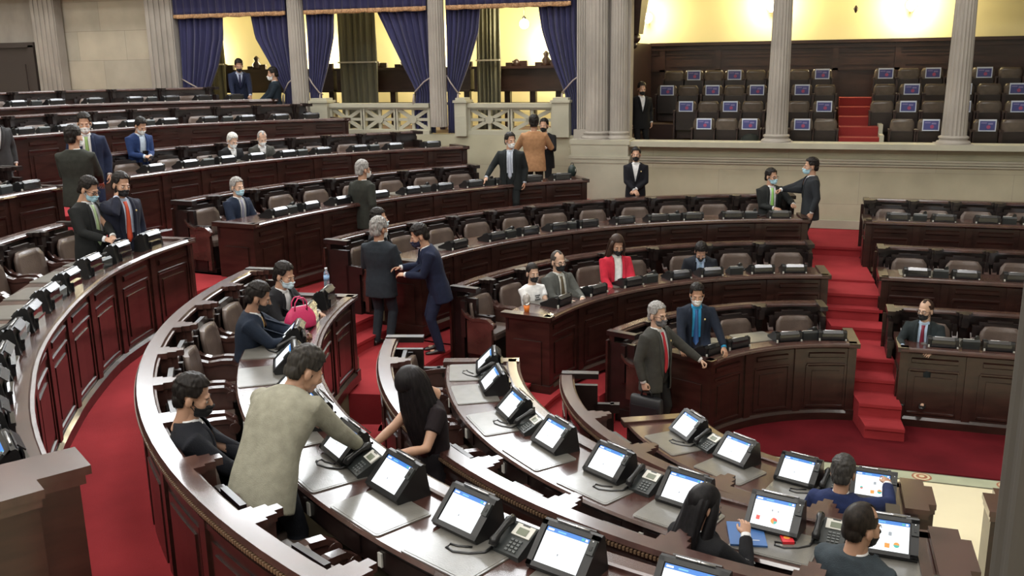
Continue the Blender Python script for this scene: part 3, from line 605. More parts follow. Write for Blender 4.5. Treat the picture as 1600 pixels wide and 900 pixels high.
curtain([(3.1, -15.0), (6.3, -14.95)], [(3.1, -14.15), (4.1, -14.2), (4.6, -13.95), (5.2, -13.75), (6.3, -13.65)], -1, 'navy curtain tied back beside the left stone pilaster', 3.12)
curtain([(3.1, -11.98), (6.3, -11.98)], [(3.1, -12.35), (4.0, -12.25), (4.6, -12.6), (5.2, -12.95), (6.3, -13.1)], 1, 'navy curtain tied back left of the second column', 3.12)
curtain([(3.1, -11.62), (6.3, -11.62)], [(3.1, -11.25), (3.98, -11.33), (4.5, -11.15), (5.2, -10.95), (6.3, -10.85)], -1, 'narrow navy curtain right of the second column', 3.12)
curtain([(2.9, -8.62), (6.3, -8.68)], [(2.9, -9.22), (3.98, -9.06), (4.6, -9.38), (5.2, -9.68), (5.7, -9.92), (6.3, -10.0)], 1, 'navy curtain tied back left of the third column', 3.12)
curtain([(2.7, -8.34), (6.3, -8.32)], [(2.7, -8.0), (3.95, -8.08), (4.5, -7.85), (5.2, -7.6), (6.3, -7.48)], -1, 'navy curtain tied back right of the third column', 3.12)
curtain([(2.9, -5.40), (6.3, -5.42)], [(2.9, -5.72), (3.9, -5.75), (4.6, -6.05), (5.2, -6.25), (6.3, -6.4)], 1, 'navy curtain tied back left of the stone cluster', 3.05)
for x0, x1, lb in ((-14.95, -12.03, 'navy valance with gold fringe in the left curtain bay'), (-11.6, -8.7, 'navy valance with gold fringe in the middle curtain bay'), (-8.28, -5.60, 'navy valance with gold fringe in the right curtain bay')):
    e = empty('curtain_valance', (0, 0, 0), 0, lb, 'valance', 'fringed valances')
    sheet('panel', curtn, lambda z, a=x0: a, lambda z, b=x1: b, 5.72, 6.3, CY-.12, .03, 14, e, nz=6, nx=160)
    sheet('fringe', gold, lambda z, a=x0: a, lambda z, b=x1: b, 5.655, 5.735, CY-.135, .035, 14, e, nz=3, nx=160, th=.02, scallop=.015)

# ------------------------------------------------------------------ gallery behind the columns
w = MB(); w.box((-6.5, 12.95, 4.2), (30, .2, 4.2)); struct(w, 'wall_gallery', yellow, 'yellow plastered back wall of the gallery', 'wall')
w = MB(); w.box((-6.5, 10.9, 6.34), (30, 4.6, .08)); struct(w, 'ceiling_gallery', yellow, 'yellow gallery ceiling', 'ceiling')
w = MB(); w.box((-10.2, 10.9, 2.9), (11.4, 4.2, .2)); w.box((1.0, 9.15, 2.5), (11, .8, .2))
for i in range(4): w.box((1.0, 9.95+.8*i, 2.5+.31*i-.2), (11, .82, .5))
struct(w, 'floor_gallery', mat('gallery_floor', (.06, .03, .025), .7), 'dark gallery floor', 'floor')
wn = MB(); wn.box((.9, 12.80, 3.9), (11.2, .08, 2.04)); wn.box((.9, 12.76, 4.93), (11.2, .16, .07)); wn.box((.9, 12.77, 4.82), (11.2, .10, .06)); wn.box((.9, 12.775, 4.70), (11.2, .06, .03)); wn.box((.9, 12.77, 4.32), (11.2, .08, .05))
for x in np.arange(-4.4, 6, 1.3):
    wn.box((x, 12.76, 4.0), (.12, .06, 1.8))
    for dz in (4.42, 4.62): wn.box((x+.65, 12.762, dz), (.95, .03, .02))
struct(wn, 'wall_wainscot', woodgal, 'dark panelled wainscot behind the gallery seats', 'wall')
pt = MB(); pt.box((-4.72, 11.0, 3.9), (.10, 3.7, 2.1)); pt.box((-4.70, 9.35, 3.9), (.16, .2, 2.1))
struct(pt, 'wall_gallery_side', woodgal, 'dark wooden side partition of the gallery', 'wall')
hd = empty('carved_door_hood', (-4.5, 9.5, 5.0), 0, 'dark carved wooden hood with dentils beside the slim column', 'door hood')
MB().box((.05, 0, .95), (.62, .8, .16)).box((.05, 0, 1.08), (.72, .9, .1)).box((0, 0, .5), (.30, .5, .8), None, 0, 1.6).build('canopy', woodgal, hd)
dn = MB()
for i in range(7): dn.box((-.2+.085*i, -.43, .84), (.045, .06, .08))
for i in range(6): dn.box((.36, -.36+.13*i, .84), (.06, .06, .08))
dn.build('dentils', stonepl, hd); MB().ell((.02, -.1, .02), (.14, .2, .12)).ell((.02, -.1, -.12), (.08, .12, .08)).build('bracket_scroll', woodgal, hd)
gs = MB()
for i in range(6): gs.box((-.035, 9.05+.5*i, 2.72+.17*i), (.73, .55, .34))
gs2 = struct(gs, 'gallery_stairs', mat('orange_red_carpet', (.24, .020, .018), .9), 'red carpeted steps between the gallery seats', 'stairs')
gk = MB()
for i in range(6): gk.box((.375, 9.05+.5*i, 2.76+.17*i), (.08, .55, .36))
struct(gk, 'gallery_stair_edge', stonepl, 'pale edge of the gallery steps', 'stairs')
def proto_theatre():
    e = empty('theatre_seat', (0, 0, 0)); lt = mat('gallery_leather', (.105, .082, .066), .24, noise=((5, 5, 5), .25))
    rings = []
    for z, s in ((.30, .9), (.42, 1), (.62, 1.02), (.74, .98), (.80, .82)):
        a = np.linspace(-1, 1, 8); f = np.stack([.215*s*a, -.02-.06*(z-.3)-.05*np.sqrt(np.clip(1-.75*a*a, 0, 1))*-1*-1+0*a, np.full(8, z)], 1); b = np.stack([.215*s*a[::-1], .05+.08*(z-.3)+.02*(a*a), np.full(8, z)], 1); rings.append(np.concatenate([f, b]))
    MB().loft(rings).build('backrest', lt, e)
    MB().loft([np.array([(-.2, -.12, z), (.2, -.12, z), (.2, -.06, z), (-.2, -.06, z)]) for z in (.20, .58)], smooth=False).build('folding_seat', wooddk, e)
    f = MB(); 
    for s in (-1, 1): f.box((s*.225, -.05, .30), (.03, .34, .56)); f.box((s*.225, -.08, .60), (.045, .34, .035))
    f.box((0, .04, .12), (.4, .05, .2)); f.build('side_frame', woodgal, e); register(e); return e
def proto_sign():
    mb = MB(); mb.box((0, 0, 0), (.30, .006, .22), None, 0); mb.box((0, -.004, -.004), (.262, .004, .170), None, 1); mb.lathe([(.035, -.001), (.035, .001)], (0, 0, 0), 14, 2)
    b0 = len(mb.v)-28; mb.v[b0:] = [(x+.02, z-.007, y-.03) for x, y, z in mb.v[b0:]]
    mb.box((-.06, -.007, .045), (.10, .002, .018), None, 3); mb.box((.05, -.007, .03), (.08, .002, .03), None, 3)
    o = mb.build('paper_sign', [mat('sign_paper', (.62, .68, .80), .5), mat('sign_blue', (.06, .07, .24), .5), mat('sign_red', (.36, .07, .16), .5), mat('sign_lilac', (.22, .20, .42), .5)]); register(o); return o
TS = proto_theatre(); SG = proto_sign()
GR = [(9.5, [-3.02, -2.57, -2.12, -1.6, -1.11, -.66], 0, [.74, 1.23, 1.7, 2.2, 2.68, 3.2], 1), (10.3, [-3.5, -3.03, -2.58, -2.12, -1.65, -1.2, -.71], 0, [.40, .87, 1.36, 1.85, 2.35, 2.85, 3.3], 1), (11.1, [-4.03, -3.57, -3.04, -2.57, -2.10, -1.63, -1.17, -.70], 0, [.48, .98, 1.45, 1.95, 2.45, 2.93, 3.4], 1), (11.9, [-4.0, -3.55, -3.1, -2.65, -2.18, -1.73, -1.25, -.78], 1, [.51, .98, 1.44, 1.95, 2.42, 2.93, 3.4], 0)]
RN = ['front', 'second', 'third', 'back']
for i, (y, xl_, pl, xr_, pr) in enumerate(GR):
    z = 2.6+.31*i
    for side, xs, ph in (('left', xl_, pl), ('right', xr_, pr)):
        for j, x in enumerate(xs):
            has = (j % 2 == ph)
            place(TS, (x, y+.07, z), 0, f'gallery seat {"with sign" if has else "without sign"}, {RN[i]} row {side} of the stairs, {ORD[j]} from the left', 'seat', 'gallery seats')
            if has: place(SG, (x+.01, y-.065, z+.70), 0, f'blue sign on the {ORD[j]} seat from the left, {RN[i]} row {side} of stairs', 'sign', 'paper signs on the gallery seats')
# olive drapes, dark carved stalls, lamps in the curtained bays
for a, b, lb in ((-16.2, -15.3, 'olive drape behind the left curtains'), (-12.05, -11.02, 'olive drape behind the middle curtains'), (-8.47, -7.88, 'olive drape behind the right curtains')):
    e = empty('olive_drape', (0, 0, 0), 0, lb, 'drape', 'olive drapes'); sheet('panel', drape, lambda z, a=a: a, lambda z, b=b: b, 3.05, 6.25, 11.0, .05, 6, e, nz=8, nx=80, th=.02)
    MB().box(((a+b)/2, 10.93, 4.63), (b-a+.0, .03, .035)).build('rod', offw, e)
for x0, x1, lb in ((-17.0, -12.4, 'dark carved stall with crested top in the left curtain bay'), (-12.3, -8.75, 'dark carved stall with crested top in the middle curtain bay'), (-8.65, -5.2, 'dark carved stall with crested top in the right curtain bay')):
    e = empty('carved_stall', ((x0+x1)/2, 11.5, 3.0), 0, lb, 'stall', 'carved wooden stalls'); L = x1-x0
    MB().box((0, 0, 1.18), (L, .4, .52)).box((0, -.03, 1.46), (L+.04, .5, .06)).box((0, -.03, .93), (L, .46, .05)).build('cabinet', woodgal, e)
    p = MB()
    for k in range(6): p.box((-L/2+.15+(L-.3)*k/5, 0, .45), (.14, .14, .92))
    p.box((0, 0, .62), (L, .05, .06)); p.build('posts', woodgal, e)
    for k, f in enumerate(np.linspace(-.42, .42, 5)):
        c = MB(); h = .34 if k % 2 == 0 else .16; c.lathe([(.14, 0), (.10, .06), (.12, .12), (.05, h*.6), (.08, h*.8), (.015, h)], (f*L, 0, 1.49), 10); c.box((f*L+.16, 0, 1.55), (.22, .08, .12)); c.box((f*L-.16, 0, 1.53), (.2, .08, .08)); c.build('crest_ornament', woodgal, e)
glow = emis('lamp_glass', (1, .93, .74), 9.0)
def globe_lamp(x, y, z, lab, power, hang=False, r=.11):
    e = empty('globe_lamp', (x, y, z), 0, lab, 'lamp', 'gallery lamps'); MB().ell((0, 0, 0), (r, r, r)).build('globe', glow, e)
    if hang: MB().tube([(0, 0, r), (0, 0, 6.3-z)], .01, 6).lathe([(.035, 0), (.05, .04), (.02, .07)], (0, 0, r-.01), 10).build('cord', blk, e)
    else: MB().lathe([(.05, -.04), (.05, 0)], (0, 0, -r), 10).box((0, .12, -r-.02), (.03, .24, .03)).build('wall_bracket', gold, e)
    l = bpy.data.lights.new('lamp_bulb', 'POINT'); l.energy = power; l.color = (1, .86, .58); l.shadow_soft_size = .12; lo = bpy.data.objects.new('lamp_bulb', l); COL.objects.link(lo); lo.parent = e; lo.location = (0, -.22, .0)
    return e
globe_lamp(-1.95, 12.62, 5.72, 'glowing wall lamp behind the left parapet column', 95); globe_lamp(.98, 12.62, 5.66, 'glowing wall lamp right of the gallery stairs', 120); globe_lamp(-4.75, 12.62, 5.55, 'glowing wall lamp beside the carved hood', 65)
globe_lamp(-7.30, 11.0, 5.42, 'hanging globe lamp behind the right curtain bay', 90, True); globe_lamp(-10.3, 12.62, 4.95, 'glowing wall lamp behind the middle curtain bay', 170); globe_lamp(-13.6, 12.62, 4.85, 'glowing wall lamp behind the middle bay drape', 150); globe_lamp(-7.0, 12.62, 4.9, 'glowing wall lamp low behind the right bay', 170); globe_lamp(-17.2, 12.62, 4.85, 'glowing wall lamp behind the left curtain bay', 150)
MB().lathe([(.01, .12), (.02, .1), (.055, .05), (.03, .0), (.008, -.04)], (-.15, 12.55, 5.56), 12).build('wall_finial', woodgal) and None
f_ = bpy.data.objects['wall_finial']; tag(f_, 'small dark pointed ornament high on the yellow wall', 'ornament')

# ------------------------------------------------------------------ the rest of the hall
w = MB(); w.box((-8.5, WY+.25, 8.95), (31, .5, 5.3)); w.box((-8.5, WY-.02, 6.36), (31, .6, .16)); struct(w, 'wall_back_upper', hallst, 'stone wall above the colonnade', 'wall')
w = MB(); w.box((-24.1, -3.5, 5.5), (.3, 25, 12)); struct(w, 'wall_left', hallst, 'stone wall at the far left', 'wall')
w = MB(); w.box((7.2, -3.5, 5.5), (.3, 25, 12)); struct(w, 'wall_right', hallst, 'stone wall at the right', 'wall')
w = MB(); w.box((-8.5, -16.1, 5.5), (32, .3, 12)); struct(w, 'wall_front', hallst, 'stone wall behind the viewer', 'wall')
w = MB(); w.box((-8.5, -3.5, 11.65), (32, 26, .2)); struct(w, 'ceiling', mat('ceiling_plaster', (.62, .60, .54), .9), 'pale plaster ceiling', 'ceiling')
an_ = [ARC.pt(t, r) for t, r in ((235.4, 7.80), (235.4, 8.75), (237.6, 8.75), (237.6, 8.35), (238.6, 8.35), (238.6, 8.05), (237.6, 8.05), (237.6, 7.80))]
pedestal(DK['G'], [tuple(p) for p in an_][::-1], 1.385, 2.66)
sky = emis('daylight_glass', (.93, .97, 1.0), 18.0)
for i, (x, zb_, zt_) in enumerate(((-17, 8.3, 10.9), (-13.6, 7.6, 10.9), (-10.2, 6.75, 10.9), (-6.75, 6.75, 10.9))):
    zc_, hh_ = (zb_+zt_)/2, zt_-zb_; mb = MB(); mb.box((x, WY-.03, zc_), (2.5, .04, hh_), None, 0)
    for dx in (-1.15, -.38, .38, 1.15): mb.box((x+dx, WY-.06, zc_), (.05, .06, hh_+.1), None, 1)
    for dz in (-.5, 0, .5): mb.box((x, WY-.06, zc_+hh_*dz), (2.5, .06, .06), None, 1)
    struct(mb, f'window_{i+1}', [sky, woodgal], 'tall clerestory window', 'window')
# fluted dark pier close to the viewer at the right
pr = MB(); n = 96; a = np.linspace(0, 2*PI, n, endpoint=False); ph = (a*12/(2*PI)+.3) % 1; rr = .30*(1-.10*np.sqrt(np.clip(1-(2*(ph-.5)/.7)**2, 0, 1)))
PX, PY = at(1565, 700, 3.0)[:2]; dirv = np.array([PX-CAM[0], PY-CAM[1]]); dirv /= np.linalg.norm(dirv); q = at(1569, 700, 2.9); q = CAM+(q-CAM)*3.6/np.linalg.norm(q-CAM)
right = np.array([dirv[1], -dirv[0]]); pc = q[:2]+right*.30
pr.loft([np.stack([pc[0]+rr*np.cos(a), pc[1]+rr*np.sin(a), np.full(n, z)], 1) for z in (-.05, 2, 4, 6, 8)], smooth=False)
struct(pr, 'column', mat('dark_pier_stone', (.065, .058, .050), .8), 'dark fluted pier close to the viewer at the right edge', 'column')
# ------------------------------------------------------------------ light
LAMP = 195
def area(x, y, z, sx, sy, power, col=(1, .985, .95), rot=(0, 0, 0)):
    l = bpy.data.lights.new('ceiling_and_fill_lamp', 'AREA'); l.shape = 'RECTANGLE'; l.size = sx; l.size_y = sy; l.energy = power; l.color = col; o = bpy.data.objects.new('ceiling_and_fill_lamp', l); COL.objects.link(o); o.location = (x, y, z); o.rotation_euler = rot; return o
for x in (-17, -11, -5, 1): 
    for y in (-13.5, -8, -1.5, 4.5): area(x, y, 11.4, 3.2, 2.2, LAMP*(2.2 if y < -12 else 1), rot=(R(25), 0, 0) if y < -12 else (0, 0, 0))  # tilted row behind the camera: added fill that brightens faces and fronts
wd_ = bpy.data.worlds.new('world'); SC.world = wd_; wd_.use_nodes = True; wd_.node_tree.nodes['Background'].inputs[0].default_value = (.9, .9, 1, 1); wd_.node_tree.nodes['Background'].inputs[1].default_value = .15
vs = SC.view_settings; vs.view_transform = 'Standard'; vs.look = 'None'; vs.gamma = 1; vs.exposure = 0.0; vs.use_curve_mapping = False

# ------------------------------------------------------------------ people
def nz(v): v = np.array(v, float); return v/(np.linalg.norm(v)+1e-9)
DG = None
def remesh(mb, name, voxel, smooth=2):
    me = mb.mesh('tmp', []); o = bpy.data.objects.new('tmp', me); COL.objects.link(o)
    r = o.modifiers.new('r', 'REMESH'); r.mode = 'VOXEL'; r.voxel_size = voxel; r.use_smooth_shade = True
    if smooth: q = o.modifiers.new('s', 'SMOOTH'); q.factor = .5; q.iterations = smooth
    dg = bpy.context.evaluated_depsgraph_get(); out = bpy.data.meshes.new_from_object(o.evaluated_get(dg)); bpy.data.objects.remove(o); bpy.data.meshes.remove(me); out.name = name; out.materials.clear(); return out
def arr(me):
    n = len(me.vertices); v = np.empty(n*3); me.vertices.foreach_get('co', v); return v.reshape(-1, 3), [tuple(p.vertices) for p in me.polygons]
def ell_ring(c, u, w, a, bf, bb, n=20, e=1.0):
    t = np.linspace(0, 2*PI, n, endpoint=False); cs, sn = np.cos(t), np.sin(t); b = np.where(sn > 0, bf, bb)
    return c+(a*np.sign(cs)*np.abs(cs)**e)[:, None]*u+(b*np.sign(sn)*np.abs(sn)**e)[:, None]*w
# --- head template (origin at the head joint, facing +y)
def make_head(f=False):
    m = MB(); j = .92 if f else 1
    m.ell((0, -.012, .128), (.074, .094, .096), 24, 16); m.ell((0, .032, .070), (.060*j, .062, .085), 20, 14); m.ell((0, .034, .018), (.052*j, .050, .040), 18, 12); m.ell((0, .074, .000), (.026*j, .022, .020))
    m.ell((0, .080, .108), (.050, .014, .012)); m.tube([(0, .090, .098), (0, .106, .070), (0, .112, .052)], [.009, .013, .015], 10); m.ell((0, .098, .048), (.020, .012, .010))
    for s in (-1, 1): m.ell((s*.036*j, .060, .058), (.026, .028, .028)); m.ell((s*.077, -.006, .078), (.010, .022, .032)); m.ell((s*.036, .078, .086), (.017, .010, .009))
    m.ell((0, .090, .026), (.024, .012, .007)); m.ell((0, .088, .015), (.021, .012, .007)); m.ell((0, -.06, .07), (.058, .04, .06))
    m.tube([(0, -.030, -.13), (0, -.022, -.05), (0, -.012, .05)], [.062*j, .054*j, .052*j], 18)
    return remesh(m, 'head', .0062, 3)
HEADS = {False: arr(make_head()), True: arr(make_head(True))}
def make_hand(kind):
    m = MB()
    m.loft([ell_ring(np.array((0, y, 0)), np.array((1., 0, 0)), np.array((0, 0, 1.)), a, b, b, 14) for y, a, b in ((-.03, .026, .020), (0, .028, .020), (.03, .038, .017), (.07, .042, .015), (.095, .040, .012))])
    curl = {'flat': (.10, .12, .08), 'relax': (.35, .5, .4), 'grip': (1.0, 1.1, .7)}[kind]
    for x, L, r, sp in ((-.031, .062, .0075, -.10), (-.011, .074, .0085, -.03), (.010, .080, .0088, .03), (.031, .070, .0085, .10)):
        p = np.array((x, .088, 0)); a = 0; pts = [p-np.array((0, .02, 0)), p]; rr = [r*1.1, r*1.1]
        for i, fr in enumerate((.45, .32, .23)): a += curl[i]; p = p+L*fr*np.array((math.sin(sp), math.cos(a), -math.sin(a))); pts.append(p); rr.append(r*(1-.12*i))
        m.tube(pts, rr, 8); m.ell(pts[-1], (rr[-1],)*3, 8, 6)
    th = {'flat': [(.025, .02, 0), (.048, .045, -.006), (.062, .072, -.010), (.068, .095, -.012)], 'relax': [(.025, .02, 0), (.045, .045, -.015), (.050, .072, -.028), (.046, .095, -.036)], 'grip': [(.025, .02, 0), (.044, .04, -.022), (.040, .065, -.040), (.024, .085, -.048)]}[kind]
    m.tube(th, [.017, .014, .011, .009], 8); m.ell(th[-1], (.009,)*3, 8, 6)
    return arr(remesh(m, 'hand', .0052, 1))
HANDS = {k: make_hand(k) for k in ('flat', 'relax', 'grip')}
def sub_shell(hv, hf, keep, off, nrm, closed=True):
    """a shell over part of the head: kept vertices pushed out, closed back to the skin"""
    idx = np.where(keep)[0]; mp = -np.ones(len(hv), int); F = [f for f in hf if all(keep[list(f)])]
    us = sorted({i for f in F for i in f}); 
    for k, i in enumerate(us): mp[i] = k
    V = hv[us]+nrm[us]*off[us][:, None]; mb = MB(); mb.add(V, [tuple(mp[i] for i in f) for f in F], 0, True)
    # skirt
    cnt = {}
    for f in F:
        for a, b in zip(f, f[1:]+f[:1]): cnt.setdefault((min(a, b), max(a, b)), []).append((a, b))
    ed = [v[0] for v in cnt.values() if len(v) == 1]; inn = {}; VV = []
    for a, b in ed:
        for i in (a, b):
            if i not in inn: inn[i] = len(us)+len(VV); VV.append(hv[i]-nrm[i]*.004)
    mb.v += [tuple(p) for p in VV]; 
    for a, b in ed: mb.f.append((mp[b], mp[a], inn[a], inn[b])); mb.m.append(0); mb.s.append(True)
    return mb
def vnormals(hv, hf):
    n = np.zeros_like(hv)
    for f in hf:
        a, b, c = hv[f[0]], hv[f[1]], hv[f[2]]; k = np.cross(b-a, c-a)
        for i in f: n[i] += k
    return n/(np.linalg.norm(n, axis=1)[:, None]+1e-9)
HN = {k: vnormals(*v) for k, v in HEADS.items()}
def hair_mesh(kind, f):
    hv, hf = HEADS[f]; x, y, z = hv.T; n = HN[f]; ax = np.abs(x)
    ear = (ax > .066) & (np.abs(y+.006) < .026) & (z > .044) & (z < .112)
    front = {'short': .172, 'curly': .166, 'receding': .192, 'bald': .30, 'bun': .165, 'long': .165, 'veil': .16}[kind]
    line = np.where(y > .02, np.interp(ax, [0, .045, .06, .075], [front, front-.006, front-.05, .085]), np.where(y > -.03, .075, .03 if kind in ('short', 'curly', 'receding', 'bald') else 0.0))
    keep = (z > line) & ~ear & (z > .0)
    if kind == 'bald': keep &= (z < .165)
    if kind == 'receding': keep &= ~((y > .01) & (z > .17) & (ax > .02))
    th = {'short': .012, 'curly': .020, 'receding': .008, 'bald': .006, 'bun': .010, 'long': .014, 'veil': .016}[kind]
    off = np.full(len(hv), th)+np.where(z > .17, .005, 0)*(kind in ('short', 'curly'))
    if kind in ('short', 'curly'): off += (.004 if kind == 'short' else .008)*np.sin(x*190+3*np.sin(y*90))*np.cos(y*150+z*70)
    mb = sub_shell(hv, hf, keep, off, n)
    if kind == 'bun': mb.ell((0, -.115, .10), (.042, .036, .040))
    if kind == 'long':
        rings = []; full = kind == 'veil'
        for zz, a, bk, yc in ((.20, .05, .05, -.02), (.15, .088, .06, -.045), (.08, .094, .055, -.06), (0, .10, .05, -.07), (-.10, .115, .05, -.085), (-.22, .12, .05, -.095), (-.34, .11, .045, -.10), (-.44, .07, .035, -.10)):
            t = np.linspace(0, 2*PI, 40, endpoint=False); rip = 1+.05*np.sin(9*t+zz*8)
            rings.append(np.stack([a*1.0*np.cos(t)*rip, yc+bk*np.sin(t)*rip, np.full(40, zz)], 1))
        mb.loft(rings)
        for s in (-1, 1):     # front locks
            k = .075 if full else .02
            rings = []
            for zz, cx, cy2, a in ((.17, .050, .02 if not full else .05, .026), (.10, .080, .02 if not full else .06, .024), (0, .088, .01 if not full else .065, .030), (-.12, .095, .0 if not full else .06, .034), (-.26, .095, -.01 if not full else .05, .032), (-.38 if full else -.30, .085, -.02 if not full else .04, .014)):
                t = np.linspace(0, 2*PI, 18, endpoint=False); rings.append(np.stack([s*cx+a*np.cos(t), cy2+a*1.3*np.sin(t), np.full(18, zz)], 1))
            mb.loft(rings)
    return mb
def mask_mesh(f, kind):
    hv, hf = HEADS[f]; x, y, z = hv.T; ax = np.abs(x)
    top = np.interp(ax, [0, .03, .06], [.068, .056, .048]); keep = (y > .025) & (z < top) & (z > -.022) & (ax < .062)
    off = .006+.016*np.clip(1-ax/.05, 0, 1)*np.clip(1-np.abs(z-.02)/.05, 0, 1)*(1.8 if kind == 'n95' else 1.2)
    nn = HN[f]*.4+np.array((0, .6, 0)); mb = sub_shell(hv, hf, keep, off, nn)
    for s in (-1, 1):
        for zz in (.042, -.002): mb.tube([(s*.052, .045, zz), (s*.070, .02, (zz+.07)/2+.01), (s*.082, -.018, .075)], .0022, 5)
    return mb
def glasses_mesh():
    mb = MB()
    for s in (-1, 1):
        t = np.linspace(0, 2*PI, 17); mb.tube([(s*.034+.026*math.cos(a), .101, .084+.019*math.sin(a)) for a in t], .0026, 5); mb.tube([(s*.060, .099, .090), (s*.078, .05, .092), (s*.080, -.01, .088)], .0026, 5)
    mb.tube([(-.009, .105, .088), (.009, .105, .088)], .0026, 5); return mb
HAIRM, MASKM = {}, {}
skin_c = {'m': (.47, .27, .18), 'l': (.56, .36, .26), 'd': (.33, .18, .115)}
for k_, c_ in skin_c.items(): mat('skin_'+k_, c_, .5, noise=((14, 14, 14), .08))
eyew = mat('eye_white', (.75, .73, .70), .3); eyed = mat('eye_dark', (.012, .008, .006), .3); browm = mat('eyebrow', (.02, .014, .011), .8); lipm = mat('lips', (.33, .12, .09), .5)
def cloth(c): return mat('cloth_%d_%d_%d' % tuple(int(q*999) for q in c), c, .85, noise=((18, 18, 18), .14), bump=(140, .25), spec=.25)
HB = (.012, .009, .008); HG = (.28, .27, .26); HW = (.55, .54, .52); HD = (.035, .028, .024)
def hairm(c): return mat('hair_%d' % int(c[0]*999), c, .5, noise=((60, 60, 20), .5), spec=.22)
shoem = mat('shoe_leather', (.012, .010, .010), .3, coat=.3)
def smooth(x): x = min(1, max(0, x)); return x*x*(3-2*x)

def person(label, pos, face, H=1.0, sit=None, lean=0, side=0, twist=0, hp=0, hy=0, hr=0, Lh=None, Rh=None, Lk='relax', Rk='relax', Lp=None, Rp=None, Le=None, Re=None, Lf=None, Rf=None, jacket=(.02, .02, .022), trousers=None, shirt=(.75, .75, .76), tie=None, vopen='suit', hair=('short', HB), mask=None, glasses=False, skin='m', female=False, belly=0, sleeves=True, voxel=.014, pelvis=None, badge=False, logo=None, headpix=None):
    """pos: root on the floor; face: azimuth in degrees; local x right, y forward. sit: seat height."""
    trousers = trousers or jacket; SK = MATS['skin_'+skin]
    W = 1.0 if female else 1.11
    hz = .92 if sit is None else sit+.11
    pel = np.array(pelvis) if pelvis is not None else np.array((0, -.10*math.sin(R(lean)) if sit is None else 0, hz))
    al = R(lean); a_of = lambda s: al*((.45+.55*smooth(s/.40)) if sit is None else smooth((s+.1)/.45))
    sd = R(side); tw = R(twist); N = 90; S = np.linspace(-.26, .66, N); ds = S[1]-S[0]; i0 = int(np.argmin(np.abs(S)))
    U, FW, RT = [], [], []
    for s in S:
        a = a_of(max(s, -.0) if sit is not None else s); k = smooth(s/.4); up = nz((math.sin(sd)*k, math.sin(a), math.cos(a))); fw = np.array((0, math.cos(a), -math.sin(a))); rt = nz(np.cross(fw, up)); fw = np.cross(up, rt)
        t = tw*k; r2 = rt*math.cos(t)+fw*math.sin(t); f2 = -rt*math.sin(t)+fw*math.cos(t); U.append(up); FW.append(f2); RT.append(r2)
    C = np.zeros((N, 3)); C[i0] = pel
    for i in range(i0+1, N): C[i] = C[i-1]+U[i-1]*ds
    for i in range(i0-1, -1, -1): C[i] = C[i+1]-U[i]*ds
    def sp_(s): i = int(round((s-S[0])/ds)); i = min(N-1, max(0, i)); return C[i], RT[i], FW[i], U[i]
    def ringat(s, a, bf, bb, e=.9, n=24): c, r, f, u = sp_(s); return ell_ring(c, r, f, a, bf, bb, n, e)
    def tor(g, s0=None):   # torso rings with growth g
        T = [(-.10, .165, .11, .12), (0, .172, .115+.6*belly, .125), (.10, .162, .110+belly, .105), (.20, .160, .112+belly, .10), (.32, .178, .122+.5*belly, .115), (.42, .190, .118, .115), (.49, .192, .10, .10), (.530, .150, .078, .085), (.548, .090, .064, .072), (.560, .066, .057, .060)]
        return [ringat(s, (a+g)*W, bf+g, bb+g) for s, a, bf, bb in T]
    cS, rS, fS, uS = sp_(.475); sh = {1: cS+rS*.176*W-fS*.01, -1: cS-rS*.176*W-fS*.01}
    L1, L2 = .295, .265
    def ik(A, T, l1, l2, hint):
        d = T-A; D = np.linalg.norm(d); D2 = min(D, (l1+l2)*.995); T = A+d/D*D2; d = d/D; x = (l1*l1-l2*l2+D2*D2)/(2*D2); h = math.sqrt(max(0, l1*l1-x*x)); p = hint-d*np.dot(hint, d); p = nz(p); return A+d*x+p*h, T
    arms = {}
    for s, tgt, hint, key_, pn in ((1, Rh, Re, Rk, Rp), (-1, Lh, Le, Lk, Lp)):
        rest = sh[s]+np.array((s*.07, .03, -.535)) if sit is None else None
        T = np.array(tgt, float) if tgt is not None else (rest if rest is not None else np.array((s*.16, .36, sit+.20)))
        hv = np.array(hint, float) if hint is not None else np.array((s*.5, -.6, -.5)); E_, T = ik(sh[s], T, L1, L2, hv)
        d = nz(T-E_); pnv = np.array(pn, float) if pn is not None else (np.array((-s*1., 0, .0)) if tgt is None else np.array((-s*.45, 0, -.9)))
        arms[s] = (E_, T, d, pnv, key_)
    legs = {}
    for s, ft in ((1, Rf), (-1, Lf)):
        c0, r0, f0, u0 = sp_(0); hip = pel+r0*s*.088-np.array((0, 0, .02)); f_ = np.array(ft, float) if ft is not None else np.array((s*.105, 0., .0) if sit is None else (s*.13, .40, 0)); ank = f_+np.array((0, -.02, .085)); kn, ank = ik(hip, ank, .43, .42, np.array((s*.12, 1., .25))); legs[s] = (hip, kn, ank, f_)
    # head
    cN, rN, fN, uN = sp_(.60); hjoint = cN+uN*.022+fN*.020
    cy2, sy2, cp2, sp2 = math.cos(R(hy)), math.sin(R(hy)), math.cos(R(hp)), math.sin(R(hp))
    fwd = np.array((-sy2*cp2, cy2*cp2, -sp2)); up = nz(np.array((0, 0, 1.))-fwd*fwd[2]) if abs(fwd[2]) < .97 else np.array((0, 1., 0)); rt = np.cross(fwd, up); q = R(hr); rt, up = rt*math.cos(q)+up*math.sin(q), up*math.cos(q)-rt*math.sin(q)
    HM = np.stack([rt, fwd, up], 1)
    HS = 1.17; hx = lambda V: (V*HS)@HM.T+hjoint
    # --- body: one continuous mesh
    b = MB(); b.loft(tor(-.012))
